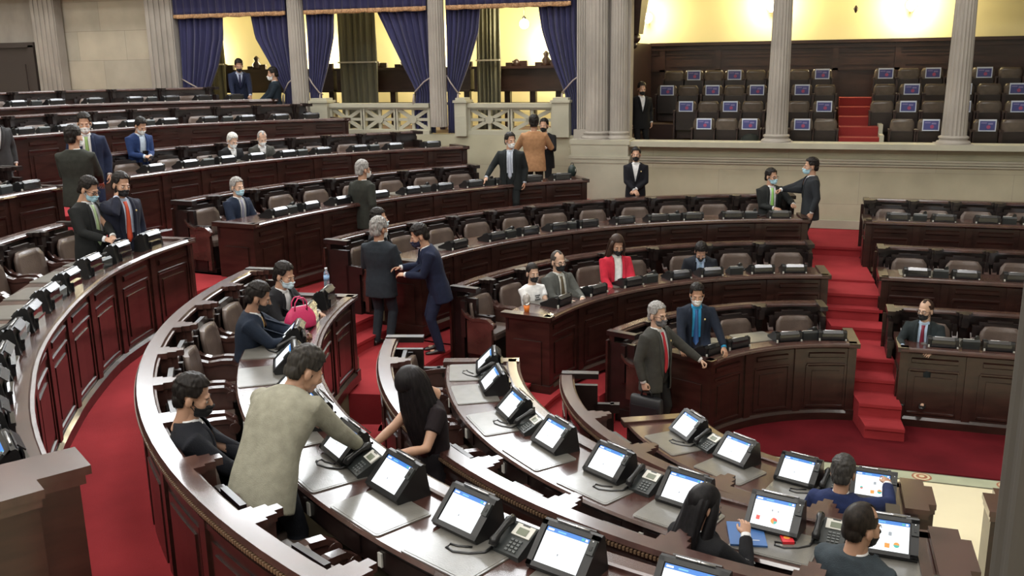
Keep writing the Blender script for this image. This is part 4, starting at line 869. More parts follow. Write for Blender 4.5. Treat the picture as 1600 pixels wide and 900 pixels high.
    for s in (1, -1):
        E_, T, d, pn, _ = arms[s]; b.tube([sh[s]-rS*s*.05, sh[s], (sh[s]+E_)/2, E_, E_*.6+T*.4, T, T+d*.01], [.05, .056, .047, .040, .040, .028, .026], 12)
        hip, kn, ank, f_ = legs[s]; b.tube([hip+np.array((0, 0, .05)), hip, hip*.5+kn*.5, kn, kn*.6+ank*.4, ank, ank-np.array((0, 0, .05))], [.07, .082, .072, .052, .052, .036, .034], 12); b.tube([ank-np.array((0, .03, .05)), f_+np.array((0, .12, .035))], [.032, .03], 8)
    b.tube([sp_(.52)[0], hjoint-uN*.02+0*fN, hjoint+HM@np.array((0, -.012, .04))], [.058*W, .053*W, .048*W], 14)
    bm_ = remesh(b, 'person', voxel, 3); bv, bf = arr(bm_); bpy.data.meshes.remove(bm_)
    B_ = MB(); B_.add(bv, bf, 0, True); hv, hf = HEADS[female]; B_.add(hx(hv), hf, 0, True)
    for s in (1, -1):
        E_, T, d, pn, kd = arms[s]; V, Fh = HANDS[kd]; z = nz(-(pn-d*np.dot(pn, d))); x = np.cross(d, z); x = x*1.0
        M = np.stack([x*(-s), d, z], 1) if False else np.stack([np.cross(d, z), d, z], 1); V2 = V.copy(); V2[:, 0] *= -s if True else 1
        B_.add(V2@M.T+T, Fh, 0, True)
        B_.ell(hx(np.array([(s*.033, .0815, .084)]))[0], (.0115,)*3, 10, 8, 1); B_.ell(hx(np.array([(s*.033, .0905, .084)]))[0], (.0058,)*3, 8, 6, 2)
        B_.tube(hx(np.array([(s*.014, .096, .103), (s*.034, .095, .109), (s*.054, .082, .104)])), [.0022, .0030, .002], 6, 3)
    B_.ell(hx(np.array([(0, .0975, .0215)]))[0], (.020, .007, .007), 10, 6, 4, HM)
    az = R(face-90); root = B_.build('person', [SK, eyew, eyed, browm, lipm]); root.location = tuple(pos); root.rotation_euler = (0, 0, az); root.scale = (H, H, H); tag(root, label, 'person')
    if hair:
        kk = (hair[0], female)
        if kk not in HAIRM: HAIRM[kk] = hair_mesh(*kk)
        o = MB(); t_ = HAIRM[kk]; o.v = [tuple(p) for p in hx(np.array(t_.v))]; o.f, o.m, o.s = t_.f, t_.m, t_.s; o.build('hair', hairm(hair[1]), root)
    if hair and hair[0] == 'veil':
        o = MB(); rings = []; c0 = hx(np.array([(0, -.01, .12)]))[0]; t = np.linspace(0, 2*PI, 64, endpoint=False)
        for dz, a, b_, oy, ox in ((.13, .035, .03, 0, 0), (.115, .075, .07, 0, 0), (.07, .110, .108, -.01, 0), (0, .125, .128, -.025, .0), (-.10, .135, .140, -.045, .0), (-.22, .145, .155, -.075, .0), (-.34, .150, .160, -.105, .0), (-.46, .15, .155, -.135, .0), (-.58, .13, .13, -.155, .0), (-.68, .07, .07, -.165, .0)):
            rip = 1+.035*np.sin(17*t+dz*6)+.02*np.sin(29*t-dz*9); rings.append(np.stack([c0[0]+ox+a*rip*np.cos(t), c0[1]+oy+b_*rip*np.sin(t), np.full(64, c0[2]+dz)], 1))
        o.loft(rings); o.build('long_hair', hairm(hair[1]), root)
    if mask:
        kk = (female, 'n95' if mask[0] == 'n95' else 's')
        if kk not in MASKM: MASKM[kk] = mask_mesh(*kk)
        o = MB(); t_ = MASKM[kk]; o.v = [tuple(p) for p in hx(np.array(t_.v))]; o.f, o.m, o.s = t_.f, t_.m, t_.s; mo = o.build('face_mask', mat('mask_'+mask[1], mask[2], .8), root)
    if glasses: o = glasses_mesh(); o.v = [tuple(p) for p in hx(np.array(o.v))]; o.build('glasses', mat('glasses_frame', (.02, .014, .012), .3), root)
    # --- trousers and shoes
    t = MB(); t.loft([ringat(s, (a+.014)*W*1.0, f+.6*belly, k) for s, a, f, k in ((-.12, .15, .11, .12), (-.04, .178, .125, .135), (.06, .170, .125, .12), (.13, .162, .12, .112))])
    for s in (1, -1):
        hip, kn, ank, f_ = legs[s]; t.tube([hip+np.array((0, 0, .04)), hip, hip*.5+kn*.5, kn, kn*.5+ank*.5, ank-np.array((0, 0, .0)), ank-np.array((0, 0, .045))], [.085, .098, .086, .070, .066, .058, .058], 14)
    tm = remesh(t, 'trousers', voxel, 2); tm.materials.append(cloth(trousers)); link('trousers', tm, root)
    for s in (1, -1):
        f_ = legs[s][3]; rings = []
        for y, w_, h_ in ((-.085, .022, .05), (-.075, .036, .075), (-.02, .040, .085), (.05, .043, .065), (.11, .048, .045), (.16, .040, .035), (.185, .018, .025)):
            rings.append(np.array([f_+np.array((w_*c, y, max(.004, h_/2+h_/2*sn))) for c, sn in ((math.cos(q), math.sin(q)) for q in np.linspace(0, 2*PI, 14, endpoint=False))]))
        o = MB(); o.loft(rings); o.build('shoe', shoem, root)
    # --- upper clothing
    if vopen == 'tee':
        u = MB(); u.loft(tor(.010)[:-1])
        for s in (1, -1): E_ = arms[s][0]; u.tube([sh[s]-rS*s*.07, sh[s], sh[s]*.45+E_*.55], [.066, .070, .064], 14)
        m_ = remesh(u, 'shirt', voxel, 2); m_.materials.append(cloth(shirt)); link('t_shirt', m_, root)
        bv_ = BVHTree.FromPolygons([Vector(v.co) for v in m_.vertices], [tuple(p.vertices) for p in m_.polygons])
    else:
        u = MB(); u.loft(tor(.004)); m_ = remesh(u, 'shirt', voxel, 2); m_.materials.append(cloth(shirt)); sho = link('shirt', m_, root)
        bv_ = BVHTree.FromPolygons([Vector(v.co) for v in m_.vertices], [tuple(p.vertices) for p in m_.polygons])
        hem = -.21 if sit is None else -.03
        CUFF = []; j = MB(); rr = [ringat(hem, .212*W, .150+.6*belly, .165)] if sit is None else []
        rr += [ringat(s, (a+.024)*W, f_+.026, k_+.024) for s, a, f_, k_ in ([(-.10, .182, .122+.7*belly, .135)] if sit is None else [(hem, .178, .12+.6*belly, .125)])+[(.0, .178, .118+.7*belly, .125), (.10, .166, .112+belly, .105), (.20, .163, .114+belly, .10), (.32, .182, .124+.5*belly, .118), (.42, .196, .120, .118), (.485, .196, .102, .102), (.530, .150, .080, .085), (.553, .094, .064, .076), (.566, .078, .054, .070)]]
        j.loft(rr)
        for s in (1, -1):
            E_, T, d, pn, _ = arms[s]; j.tube([sh[s]-rS*s*.06-uS*.01, sh[s], sh[s]*.5+E_*.5, E_, E_*.5+T*.5, T-d*.015], [.078, .082, .070, .062, .055, .047], 14)
            if sleeves: cu = MB(); cu.tube([T-d*.05, T+d*.012], [.036, .037], 12); CUFF.append(cu)
        jm = remesh(j, 'jacket', voxel, 2); jv, jf = arr(jm); bpy.data.meshes.remove(jm)
        # open the front
        rel = np.stack([((jv-C[i])*U[i]).sum(1) for i in range(N)], 1); ii = np.abs(rel).argmin(1); ss = S[ii]
        uu = ((jv-C[ii])*np.array(RT)[ii]).sum(1); vv = ((jv-C[ii])*np.array(FW)[ii]).sum(1)
        if vopen == 'suit': wv = np.interp(ss, [.16, .20, .52, .60], [0, .004, .074, .085]); lo = .16
        elif vopen == 'wide': wv = np.interp(ss, [-.2, .1, .3, .50, .60], [.07, .062, .07, .064, .070]); lo = -.3
        else: wv = np.interp(ss, [.34, .52, .6], [.0, .05, .07]); lo = .34
        rem = (np.abs(uu) < wv) & (vv > .03) & (ss > lo) & (vv < .20+belly)
        keepf = [f for f in jf if not any(rem[list(f)])]; us = sorted({i for f in keepf for i in f}); mp = {i: k for k, i in enumerate(us)}
        J = MB(); J.add(jv[us], [tuple(mp[i] for i in f) for f in keepf], 0, True); jo = J.build('jacket', cloth(jacket), root)
        for cu in CUFF: cu.build('cuff', cloth(shirt), jo)
        bj = BVHTree.FromPolygons([Vector(p) for p in jv], jf)
        def front(bvh, s, uo, off):
            c, r, f, up_ = sp_(s); o = c+r*uo+f*.6; h = bvh.ray_cast(Vector(o), Vector(-f)); return (np.array(h[0])+f*off) if h[0] is not None else c+r*uo+f*(.13+off)
        if vopen in ('suit', 'wide', 'button'):
            lp = MB(); s_lo = {'suit': .17, 'wide': -.02, 'button': .35}[vopen]
            wf = lambda q: float(np.interp(q, [.16, .20, .52, .60], [0.006, .008, .074, .085])) if vopen == 'suit' else (.066 if vopen == 'wide' else float(np.interp(q, [.34, .52, .6], [.003, .05, .07])))
            for sg in (-1, 1):
                V = []; n = 12
                for q in np.linspace(s_lo, .545, n):
                    w_ = wf(q); wid = .012+.045*math.sin(PI*min(1, max(0, (q-s_lo)/(.52-s_lo)))**.8*.8)
                    V += [front(bj, q, sg*(w_-.006), .004), front(bj, q, sg*(w_+wid*.5), .012), front(bj, q, sg*(w_+wid), .006)]
                lp.add(V, [(3*i+k, 3*i+k+1, 3*i+k+4, 3*i+k+3) for i in range(n-1) for k in (0, 1)], 0, True)
            lo_ = lp.build('lapels', cloth(jacket), jo); so = lo_.modifiers.new('t', 'SOLIDIFY'); so.thickness = .005
        if tie is not None:
            tm_ = MB(); V = []; n = 12; s0 = .10 if vopen == 'suit' else .02
            qs = np.linspace(s0, .525, n)
            for i, q in enumerate(qs):
                w_ = float(np.interp(q, [s0, s0+.04, .48, .50, .525], [.006, .040, .020, .018, .026])); V += [front(bv_, q, -w_, .010), front(bv_, q, 0, .016), front(bv_, q, w_, .010)]
            tm_.add(V, [(3*i+k, 3*i+k+1, 3*i+k+4, 3*i+k+3) for i in range(n-1) for k in (0, 1)], 0, True); to = tm_.build('tie', mat('tie_%d_%d_%d' % tuple(int(q*999) for q in tie), tie, .55), root); so = to.modifiers.new('t', 'SOLIDIFY'); so.thickness = .006
        # shirt collar
        cc = MB(); 
        cR = [ell_ring(sp_(s)[0]+sp_(s)[2]*.004, sp_(s)[1], sp_(s)[2], a, a*.95, a, 20) for s, a in ((.535, .086), (.556, .072), (.574, .066))]; cc.loft(cR, caps=False); co_ = cc.build('collar', cloth(shirt), sho); so = co_.modifiers.new('t', 'SOLIDIFY'); so.thickness = .006
        if badge: p = front(bj, .40, -.11, .008); o = MB(); o.ell(p, (.014, .008, .014), 10, 6); o.build('lapel_pin', mat('pin_gold', badge if isinstance(badge, tuple) else (.7, .55, .25), .3), jo)
    if logo:
        c, r, f, up_ = sp_(.36); o = MB()
        for dz, w_ in ((.03, .10), (0, .07), (-.03, .11)):
            for k in range(4):
                q = .36+dz; cc_, r2, f2, u2 = sp_(q); a0 = cc_+r2*(-w_/2+w_*k/4+.0)+f2*.6; h = bv_.ray_cast(Vector(a0), Vector(-f2))
                if h[0] is not None: p = np.array(h[0])+f2*.004; o.box(p, (w_/4*.75, .004, .018), np.stack([r2, f2, u2], 1))
        o.build('shirt_print', mat('print_dark', logo, .7), root)
    return root, dict(hx=hx, arms=arms, H=H, hjoint=hjoint)
def facing(px, img):   # azimuth so that the figure looks along img (0 right, 90 away, 180 left, 270 to viewer)
    return img+18+math.degrees(math.atan2(800-px, FPX))
def spot(x, y, zfloor, top):    # floor point below a head top seen at pixel x, y
    p = at(x, y, zfloor+top); return np.array((p[0], p[1], zfloor))
def to_world(pos, face, H, p):
    a = R(face-90); c, s = math.cos(a), math.sin(a); p = np.array(p)*H; return np.array((pos[0]+c*p[0]-s*p[1], pos[1]+s*p[0]+c*p[1], pos[2]+p[2]))
WHT = (.78, .80, .80); LBL = (.42, .66, .78); BLK = (.012, .012, .014)
mW, mB, mK, mN = ('surg', 'white', WHT), ('surg', 'blue', LBL), ('surg', 'black', BLK), ('n95', 'white', WHT)
mG = ('surg', 'navy', (.02, .025, .06))
BLACK = (.011, .011, .013); CHAR = (.030, .030, .031); NAVY = (.012, .017, .042); BLUE = (.016, .035, .115); GREY = (.062, .062, .056); GREEN = (.028, .030, .025)
PEOPLE = {}
def man(key, label, px, py, zf, img, rad=None, near=False, **kw):
    kw.setdefault('H', .95); face = facing(px, img); H = kw['H']
    root, inf = person(label, (0, 0, zf), face, **kw)
    top = to_world((0, 0, zf), face, H, inf['hx'](np.array([(0, 0, .235)]))[0])
    if rad is None: tgt = at(px, py, top[2])
    else:
        r_ = ray(px, py)[:2]; r_ = r_/np.linalg.norm(r_); c_ = CAM[:2]; b_ = r_@c_; t_ = -b_+(-1 if near else 1)*math.sqrt(max(0, b_*b_-c_@c_+rad*rad)); tgt = np.array((*(c_+r_*t_), 0))
    pos = np.array((tgt[0]-top[0], tgt[1]-top[1], zf)); root.location = tuple(pos); PEOPLE[key] = (root, pos, face, H, inf)
    print('PERSON', key, 'head r %.2f th %.1f' % (math.hypot(tgt[0], tgt[1]), math.degrees(math.atan2(tgt[1], tgt[0])) % 360), 'root r %.2f' % math.hypot(pos[0], pos[1]), 'top %.2f' % (top[2]-zf))
    return root
def hand(key, s, off=(0, 0, 0)):
    root, pos, face, H, inf = PEOPLE[key]; E_, T, d, pn, kd = inf['arms'][s]; return to_world(pos, face, H, T+d*.09+np.array(off)+pn*.035), face
man('far_navy', 'man in navy suit bending over the topmost back desk', 373, 97, 3.09, 275, rad=15.7, H=.93, lean=18, hp=20, jacket=NAVY, mask=mK, shirt=(.5, .55, .7), tie=(.03, .03, .08), Lh=(-.2, .42, .82), Rh=(.2, .42, .82))
man('far_dark', 'man in dark suit and white mask looking left by the second column', 424, 110, 2.85, 185, rad=14.9, H=.94, jacket=(.012, .02, .03), mask=mW, hp=8, Lh=(-.1, .35, 1.0), Rh=(.12, .38, 1.0))
man('edge', 'dark-suited person cut off by the left edge of the photo', -15, 148, 2.3, 290, rad=13.2, H=.95, jacket=CHAR, mask=mW, hp=10)
man('back', 'man in charcoal suit seen from behind, talking on the upper left steps', 112, 188, 2.02, 68, H=1.0, jacket=GREEN, mask=mW, hy=-25, Lh=(-.14, .33, 1.02), Rh=(.17, .35, 1.0), hair=('short', HB), rad=10.45)
man('green', 'man in blue suit with green tie facing the charcoal-suited man', 129, 171, 2.18, 268, H=.98, jacket=(.013, .02, .05), tie=(.24, .36, .12), vopen='wide', mask=mW, hp=12, rad=11.15)
man('bluephone', 'man in bright blue suit looking down at a phone on upper row', 222, 184, 2.18, 300, H=.90, jacket=BLUE, lean=12, hp=28, mask=mW, vopen='wide', shirt=(.6, .7, .82), Lh=(-.02, .34, 1.08), Rh=(.10, .36, 1.08), Rk='grip', Lk='grip')
man('whitehair', 'white-haired man in dark suit seated low on the upper row', 365, 211, 2.18, 300, sit=.44, lean=14, hp=22, H=.88, jacket=BLACK, mask=mW, hair=('short', HW), skin='l', rad=11.6)
man('greyhair', 'grey-haired man seated right of the white-haired man', 410, 207, 2.18, 285, sit=.44, lean=16, hp=22, H=.88, jacket=GREY, mask=mW, hair=('receding', HG), skin='l', rad=11.6)
man('glasses', 'man in black suit, glasses and blue mask looking at his phone', 143, 276, 1.70, 318, H=.93, jacket=(.014, .015, .015), mask=mB, glasses=True, tie=(.42, .55, .30), vopen='wide', hp=22, hy=8, belly=.03, Lh=(.05, .40, 1.06), Rh=(.16, .36, 1.06), Rk='grip', Lk='grip', badge=True)
man('orange', 'man in navy suit and orange tie holding a phone to his ear', 190, 268, 1.70, 302, H=.94, jacket=(.012, .014, .028), mask=mK, tie=(.62, .08, .035), vopen='wide', shirt=(.55, .62, .78), hp=8, hr=5, Rh=(.115, .10, 1.50), Re=(.7, .3, -.8), Rk='grip', Rp=(-.8, -.3, 0), badge=(.7, .6, .5))
man('old', 'elderly man in navy suit and blue mask seated at a desk end', 370, 284, 1.70, 312, sit=.45, H=.90, lean=4, jacket=(.014, .022, .045), mask=mB, hair=('short', HG), skin='l', tie=(.25, .25, .33), vopen='wide', hy=-5, rad=9.0)
man('front440', 'man with slick black hair and pale blue mask reaching over a desk', 447, 409, 1.22, 325, sit=.46, H=.93, lean=14, hp=14, jacket=BLACK, mask=('surg', 'pale', (.60, .75, .82)), vopen='wide', Lh=(-.05, .55, .86), Rh=(.14, .48, .82))
man('bagman', 'man in dark navy suit and yellow tie holding the pink bag', 411, 440, 1.22, 352, sit=.46, H=.95, lean=12, hp=20, jacket=(.013, .02, .036), mask=mK, tie=(.5, .28, .05), vopen='wide', Lh=(-.02, .56, .88), Rh=(.10, .52, .84), Rk='grip', Lk='grip', skin='d')
man('frontmask', 'man in black suit and black mask seated low at front with a phone', 307, 583, 1.22, 2, sit=.46, H=.97, lean=-4, hp=14, hy=-12, jacket=(.012, .013, .018), mask=mK, vopen='wide', Lh=(.0, .44, .72), Rh=(.14, .40, .66), Lk='grip', voxel=.012)
man('beige', 'man in khaki grey jacket leaning over a desk, back turned', 494, 541, 1.22, 55, H=.99, lean=48, hp=30, hy=-35, jacket=(.285, .275, .215), trousers=(.010, .012, .017), shirt=(.27, .26, .21), hair=('short', (.03, .026, .022)), Lh=(-.16, .86, .84), Rh=(.28, .62, .86), Lk='flat', Rk='flat', vopen='suit', voxel=.012)
man('longhair', 'woman with very long black hair bowed over a desk terminal', 622, 568, .74, 205, near=True, H=.95, lean=10, hp=48, hy=10, female=True, hair=('veil', (.010, .008, .009)), jacket=(.012, .010, .012), shirt=(.014, .009, .011), vopen='tee', Rh=(.02, .52, 1.16), Lh=(-.22, .46, 1.16), Rk='relax', mask=None, sleeves=False, skin='m', voxel=.012, rad=5.52)
man('suit2', 'grey-haired man in dark suit, back turned, in the centre aisle', 592, 347, .91, 62, H=.955, jacket=(.020, .026, .034), hair=('curly', HG), mask=mW, hy=-20, Lh=(-.15, .28, 1.08), Rh=(.17, .28, 1.08), twist=0, rad=6.25)
man('behind', 'man in dark suit and blue mask seated behind the grey-haired man', 591, 324, 1.22, 345, sit=.50, H=.95, jacket=BLACK, mask=('surg', 'pale', (.60, .75, .82)))
man('suit3', 'man in navy suit and dark mask leaning left with hands on a desk', 648, 335, .91, 185, H=.96, lean=20, hp=18, jacket=NAVY, mask=mG, glasses=False, vopen='wide', Lh=(-.02, .40, 1.10), Rh=(.26, .44, 1.14), rad=5.62)
man('greyback', 'grey-haired man in charcoal suit standing behind a bench, facing away right', 566, 249, 1.38, 42, H=.97, jacket=GREEN, hair=('short', HG), mask=mN, glasses=True, hy=-8, belly=.02)
man('wall800', 'man in black suit with one hand on the bench, under the balustrade', 797, 206, 1.70, 262, H=.93, jacket=(.013, .016, .017), mask=mW, tie=(.45, .5, .6), vopen='wide', shirt=(.62, .68, .78), Rh=(.44, .22, .98), Rk='flat', hy=35)
man('tan', 'man in tan jacket seen from behind near the stone wall', 834, 178, 1.86, 92, H=.97, jacket=(.36, .19, .095), trousers=(.03, .025, .02), hair=('short', HB), Lh=(-.22, .30, 1.25), Rh=(.22, .30, 1.25))
man('hug', 'dark-suited person mostly hidden behind the tan-jacketed man', 850, 190, 1.86, 255, rad=9.95, H=.90, jacket=BLACK, mask=mK, Lh=(-.12, .35, 1.2), Rh=(.25, .3, 1.2))
man('guard', 'woman in black suit and mask standing against the stone wall', 994, 228, 1.385, 268, H=.92, female=True, jacket=(.008, .008, .012), mask=mK, hair=('bun', HB), vopen='suit', Lh=(-.02, .20, .98), Rh=(.02, .23, .96), Le=(-.7, -.3, -.4), Re=(.7, -.3, -.4), badge=True, skin='m')
man('gallery', 'person in dark suit standing in the shadowed gallery corner', 1003, 160, 2.55, 290, rad=10.5, H=.88, jacket=(.007, .007, .008), mask=mK, vopen='suit', hp=10)
man('perch', 'man with green tie, glasses and mask seated shaking hands by stairs', 1206, 262, 1.22, 292, sit=.62, H=.93, jacket=(.018, .02, .02), mask=mB, glasses=True, tie=(.30, .60, .16), vopen='wide', hy=25, Lh=(-.30, .40, .98), Rh=(.02, .26, .9), Lk='grip', Le=(-.6, -.2, -.6))
man('shake', 'man in dark grey suit on the stairs reaching out to shake hands', 1268, 252, 1.225, 192, H=.955, jacket=(.022, .025, .030), mask=mB, tie=(.06, .05, .08), Rh=(.06, .58, 1.20), Rk='grip', Re=(.5, -.2, -.9), rad=6.5)
man('tee', 'woman in white printed T-shirt and black mask at the desk end', 832, 410, .74, 305, sit=.46, H=.86, female=True, jacket=WHT, trousers=(.02, .02, .03), shirt=(.80, .80, .80), vopen='tee', mask=mK, hair=('bun', HB), Lh=(-.02, .40, .84), Rh=(.06, .42, .80), Rk='relax', logo=(.04, .04, .05), skin='l', hy=-10)
man('greysuit', 'man in grey suit, glasses and black mask beside the white T-shirt woman', 872, 391, .74, 305, sit=.46, H=.93, jacket=(.085, .088, .082), mask=mK, glasses=True, tie=(.10, .075, .04), vopen='wide', shirt=(.72, .72, .68), hair=('receding', (.06, .05, .045)), skin='l', belly=.03, Lh=(-.12, .46, .82), Rh=(.10, .42, .80))
man('red', 'woman in red jacket and black mask looking down at her desk', 966, 367, .74, 290, sit=.52, H=.96, female=True, jacket=(.50, .022, .045), trousers=(.02, .02, .02), shirt=(.75, .75, .72), vopen='wide', mask=mK, hair=('long', (.035, .018, .012)), hp=18, skin='m', logo=None)
man('phonedown', 'man in dark suit bent low over his desk right of the red-jacketed woman', 1096, 382, .74, 272, sit=.42, H=.92, lean=26, hp=38, jacket=(.012, .014, .02), mask=mK, shirt=(.4, .5, .65), tie=(.2, .3, .4), vopen='wide')
man('brief', 'grey-haired man in grey suit and red tie carrying a black briefcase', 1028, 471, .10, 325, H=.965, jacket=(.046, .045, .040), trousers=(.010, .010, .011), mask=('surg', 'grey', (.12, .12, .13)), hair=('short', HG), glasses=True, tie=(.45, .012, .03), skin='l', belly=.045, vopen='wide', hy=-8, Lh=(-.42, .44, 1.02), Le=(-.6, -.5, -.4), Rk='grip', Lk='grip', twist=0, badge=True)
man('bluetie', 'man in navy suit, bright blue shirt and white mask standing at a desk', 1090, 443, .26, 275, H=.90, lean=3, hp=12, jacket=(.012, .017, .030), trousers=(.01, .01, .015), shirt=(.04, .33, .62), tie=(.03, .10, .28), vopen='wide', mask=mN, Lh=(-.36, .34, .98), Rh=(.20, .40, 1.0), badge=True)
man('seatright', 'man in dark suit, glasses and black mask seated right of the stairs', 1448, 467, .26, 262, sit=.45, H=.90, jacket=(.016, .022, .024), mask=mK, glasses=True, tie=(.20, .012, .035), vopen='wide', shirt=(.45, .58, .75), hair=('receding', HD), skin='l', hy=-20, Rh=(.20, .44, .84), Lh=(-.18, .40, .8))
man('frontblue', 'man in blue suit touching the last terminal of the innermost desk', 1319, 727, .26, 78, sit=.45, H=.91, lean=6, hp=8, jacket=(.016, .026, .085), hair=('short', (.045, .042, .04)), mask=None, Rh=(.30, .52, 1.06), Re=(.9, -.3, -.3), Lh=(-.2, .36, .84), rad=2.88, near=True)
man('frontgrey', 'man in grey suit with thinning hair at the second foreground desk', 1351, 808, .74, 62, sit=.45, H=.93, hy=-22, hp=6, jacket=(.040, .052, .062), hair=('receding', (.018, .013, .010)), mask=mK, rad=4.76, near=True)
man('blackhair', 'woman with straight black hair seated at the second foreground desk', 1108, 789, .74, 50, sit=.45, H=.88, hy=-18, hp=14, female=True, jacket=(.012, .012, .014), hair=('long', (.008, .007, .008)), mask=mK, Rh=(.14, .36, 1.00), Rk='relax', rad=4.78, near=True)

# ------------------------------------------------------------------ loose things
def thing_mb(mb, name, m, label, cat, loc=(0, 0, 0), rz=0, group=None): return tag(mb.build(name, m, None, loc, rz), label, cat, group)
def smartphone(key, s, label, tilt=50, off=(0, 0, 0), col=(.02, .02, .025)):
    p, face = hand(key, s, off); e = empty('smartphone', p, R(face-90), label, 'phone'); rt = np.array(Matrix.Rotation(R(tilt), 3, 'X'))
    MB().box((0, 0, 0), (.074, .150, .009), rt).build('case', mat('phone_case', col, .3), e); MB().box(rt@np.array((0, 0, .0052)), (.066, .138, .001), rt).build('screen', emis('phone_glow', (.5, .6, .68), .55), e)
smartphone('bluephone', 1, 'smartphone in the hands of the man in bright blue suit', 40); smartphone('glasses', -1, 'smartphone in the hands of the man in glasses and blue mask', 45)
smartphone('orange', 1, 'black smartphone held at the ear of the man with orange tie', 88); smartphone('frontmask', 1, 'smartphone in the right hand of the man in black mask at front', 35)
# handbag
bx, by, _ = at(470, 512, 1.995); e = empty('handbag', (bx, by, 1.995), R(60), 'pink leather handbag with twin handles on the third foreground desk', 'handbag')
pink = mat('pink_leather', (.62, .035, .14), .4, bump=(50, .2)); mb = MB()
mb.loft([np.array([(.17*w*c, .075*d*s_, z) for c, s_ in ((math.copysign(abs(math.cos(q))**.6, math.cos(q)), math.copysign(abs(math.sin(q))**.7, math.sin(q))) for q in np.linspace(0, 2*PI, 28, endpoint=False))]) for z, w, d in ((0, .9, .9), (.02, 1, 1), (.10, .98, .9), (.17, .80, .6), (.215, .55, .25), (.225, .5, .12))]); mb.build('body', pink, e)
for s in (-1, 1): MB().tube([(-.07, s*.03, .19), (-.065, s*.035, .27), (-.03, s*.035, .315), (.03, s*.035, .315), (.065, s*.035, .27), (.07, s*.03, .19)], .007, 8).build('handle', pink, e)
MB().box((0, 0, .224), (.17, .012, .008)).build('zip', alu, e)
# briefcase
p, fc = hand('brief', 1); e = empty('briefcase', (p[0], p[1], p[2]-.42), R(fc-90+8), 'black soft briefcase in the hand of the man with red tie', 'briefcase'); mb = MB()
rr_ = lambda w, d, z: np.array([(d*c, w*s_, z) for c, s_ in ((math.copysign(abs(math.cos(q))**.35, math.cos(q)), math.copysign(abs(math.sin(q))**.35, math.sin(q))) for q in np.linspace(0, 2*PI, 32, endpoint=False))])
mb.loft([rr_(.19, .045, .0), rr_(.205, .06, .02), rr_(.205, .062, .20), rr_(.20, .05, .30), rr_(.19, .03, .325)]); mb.build('body', mat('black_nylon', (.010, .010, .012), .5), e)
MB().box((.064, 0, .13), (.012, .33, .18)).build('front_pocket', mat('black_nylon', (.010, .010, .012), .5), e)
MB().tube([(0, -.07, .32), (0, -.06, .38), (0, -.03, .405), (0, .03, .405), (0, .06, .38), (0, .07, .32)], .010, 8).build('handle', blk, e)
# bottle and cup
def bottle(x, y, z, label):
    e = empty('water_bottle', (x, y, z), 0, label, 'bottle'); pl = mat('bottle_plastic', (.55, .68, .80), .1); pl.node_tree.nodes['Principled BSDF'].inputs['Transmission Weight'].default_value = .75
    MB().lathe([(.030, 0), (.034, .01), (.034, .07), (.031, .08), (.034, .09), (.034, .15), (.026, .185), (.014, .205), (.014, .22)], (0, 0, 0), 20).build('bottle_body', pl, e); MB().lathe([(.0345, .09), (.0345, .145)], (0, 0, 0), 20).build('wrapper', mat('bottle_wrapper', (.25, .42, .68), .4), e); MB().lathe([(.016, .215), (.016, .238), (.014, .24)], (0, 0, 0), 14).build('cap', mat('cap_white', (.7, .75, .8), .4), e)
q = at(511, 449, 1.995); bottle(q[0], q[1], 1.995, 'clear water bottle with blue band at the top end of the third desk')
q = at(823, 488, DESKTOP['B']); e = empty('juice_cup', (q[0], q[1], DESKTOP['B']), 0, 'clear plastic cup with orange juice beside the white T-shirt woman', 'cup'); MB().lathe([(.030, 0), (.040, .10)], (0, 0, 0), 20).build('juice', mat('orange_juice', (.85, .22, .03), .4), e)
cpl = mat('cup_plastic', (.75, .72, .68), .15); cpl.node_tree.nodes['Principled BSDF'].inputs['Transmission Weight'].default_value = .6
MB().lathe([(.041, .10), (.047, .19), (.040, .22), (.012, .245)], (0, 0, 0), 20).build('cup_body', cpl, e)
# folder, red card, bin, bags
z = DESKTOP['E']; q = at(1166, 838, z); fo = MB(); rt0 = Matrix.Rotation(R(-12+18), 3, 'Z'); fo.box((0, 0, .006), (.235, .31, .012)); fo.box((.0, -.02, .0125), (.04, .03, .001), None, 1); fo.box((.03, -.09, .0125), (.09, .008, .001), None, 1)
thing_mb(fo, 'document_folder', [mat('blue_card', (.045, .13, .34), .45), mat('folder_print', (.6, .62, .66), .5)], 'blue document folder beside the black-haired woman', 'folder', (q[0], q[1], z+.011), R(10))
q = at(1229, 846, z); cb_ = MB(); cb_.box((0, 0, .009), (.075, .115, .018)); cb_.lathe([(.022, 0), (.022, .001)], (0, 0, .018), 16, 1); thing_mb(cb_, 'card_pack', [mat('red_card', (.60, .02, .03), .4), mat('card_orange', (.8, .3, .05), .4)], 'small red pack with an orange emblem near the black-haired woman', 'box', (q[0], q[1], z+.0105), R(14))
q = at(1166, 884, z); wr = MB()
for k in range(14):
    a_ = rng.uniform(-1, 1, 3)*.035; wr.add([a_+(0, 0, .03), a_+rng.uniform(-.03, .03, 3)+(0, 0, .03), a_+rng.uniform(-.03, .03, 3)+(0, 0, .04)], [(0, 1, 2)])
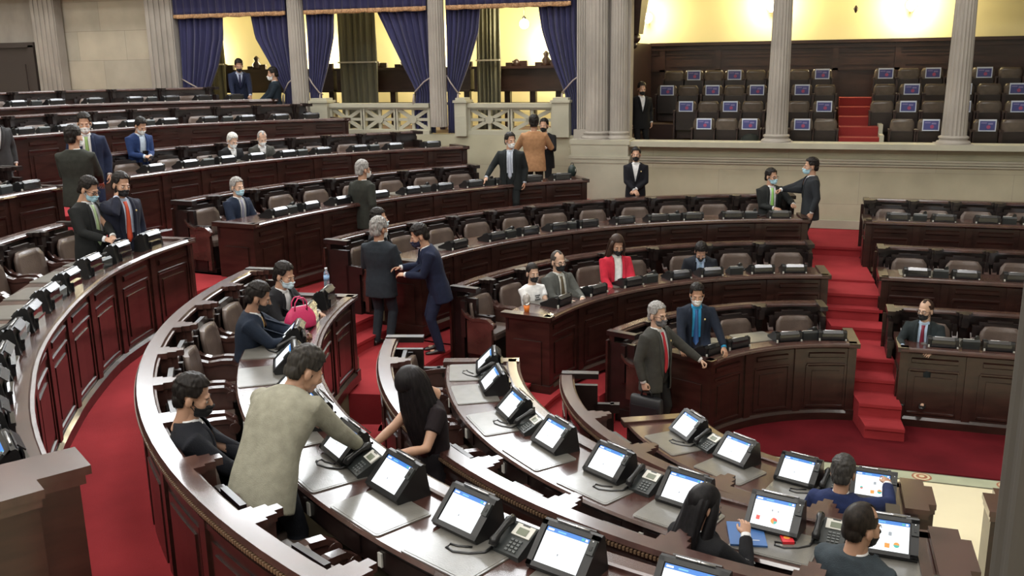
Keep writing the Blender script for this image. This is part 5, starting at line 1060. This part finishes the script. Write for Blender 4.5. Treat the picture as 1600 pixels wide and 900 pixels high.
wr.ell((0, 0, .02), (.03, .03, .02)); thing_mb(wr, 'crumpled_wrapper', mat('wrap_plastic', (.7, .7, .68), .15), 'crumpled clear wrapper by the black-haired woman', 'wrapper', (q[0], q[1], z))
q = at(742, 700, .74); e = empty('waste_bin', (*at(745, 692, .43)[:2], .43), 0, 'black waste bin beside the upper end of the second desk', 'bin')
bnm = MB(); bnm.lathe([(.10, 0), (.12, .30), (.128, .30), (.128, .32), (.112, .32), (.095, .02)], (0, 0, 0), 24); bnm.build('bin_body', blk, e)
z = DESKTOP['Z']; q = at(894, 277, z); e = empty('bag', (q[0], q[1], z), R(30), 'dark green rounded bag standing at the right end of a desk', 'bag'); dg = mat('dark_green_bag', (.010, .022, .020), .35)
MB().ell((0, 0, .12), (.085, .065, .12), 18, 12).box((0, .05, .08), (.11, .05, .10)).build('body', dg, e); MB().tube([(-.03, 0, .235), (-.02, 0, .265), (.02, 0, .265), (.03, 0, .235)], .007, 8).build('handle', blk, e); MB().box((.05, -.055, .14), (.02, .01, .05)).build('buckle', alu, e)
e = empty('backpack', (-2.08, 9.36, 2.80), 0, 'dark backpack lying on a front gallery seat', 'bag'); MB().ell((0, 0, .17), (.19, .12, .15), 18, 12).build('body', mat('backpack_fabric', (.014, .018, .014), .8), e); MB().tube([(-.08, -.11, .10), (0, -.135, .16), (.09, -.11, .12)], .012, 8).build('strap', blk, e)
q = at(1172, 820, 0)
for (px, py, key, lab) in ((925, 452, 'B', 'white paper sheets in front of the grey-suited man'), (404, 622, 'F', 'white paper on the third desk beside the khaki-jacketed man'), (868, 460, 'B', 'crumpled white tissue beside the white T-shirt woman')):
    z = DESKTOP[key]; q = at(px, py, z); pm = MB(); pm.box((0, 0, .0015), (.21, .297, .003) if 'tissue' not in lab else (.09, .07, .003)); pm.box((.012, .006, .004), (.20, .28, .002) if 'tissue' not in lab else (.06, .08, .03), Matrix.Rotation(R(4), 3, 'Z')); thing_mb(pm, 'paper_sheets', white, lab, 'paper', (q[0], q[1], z+.0105), R(random.uniform(0, 60)))
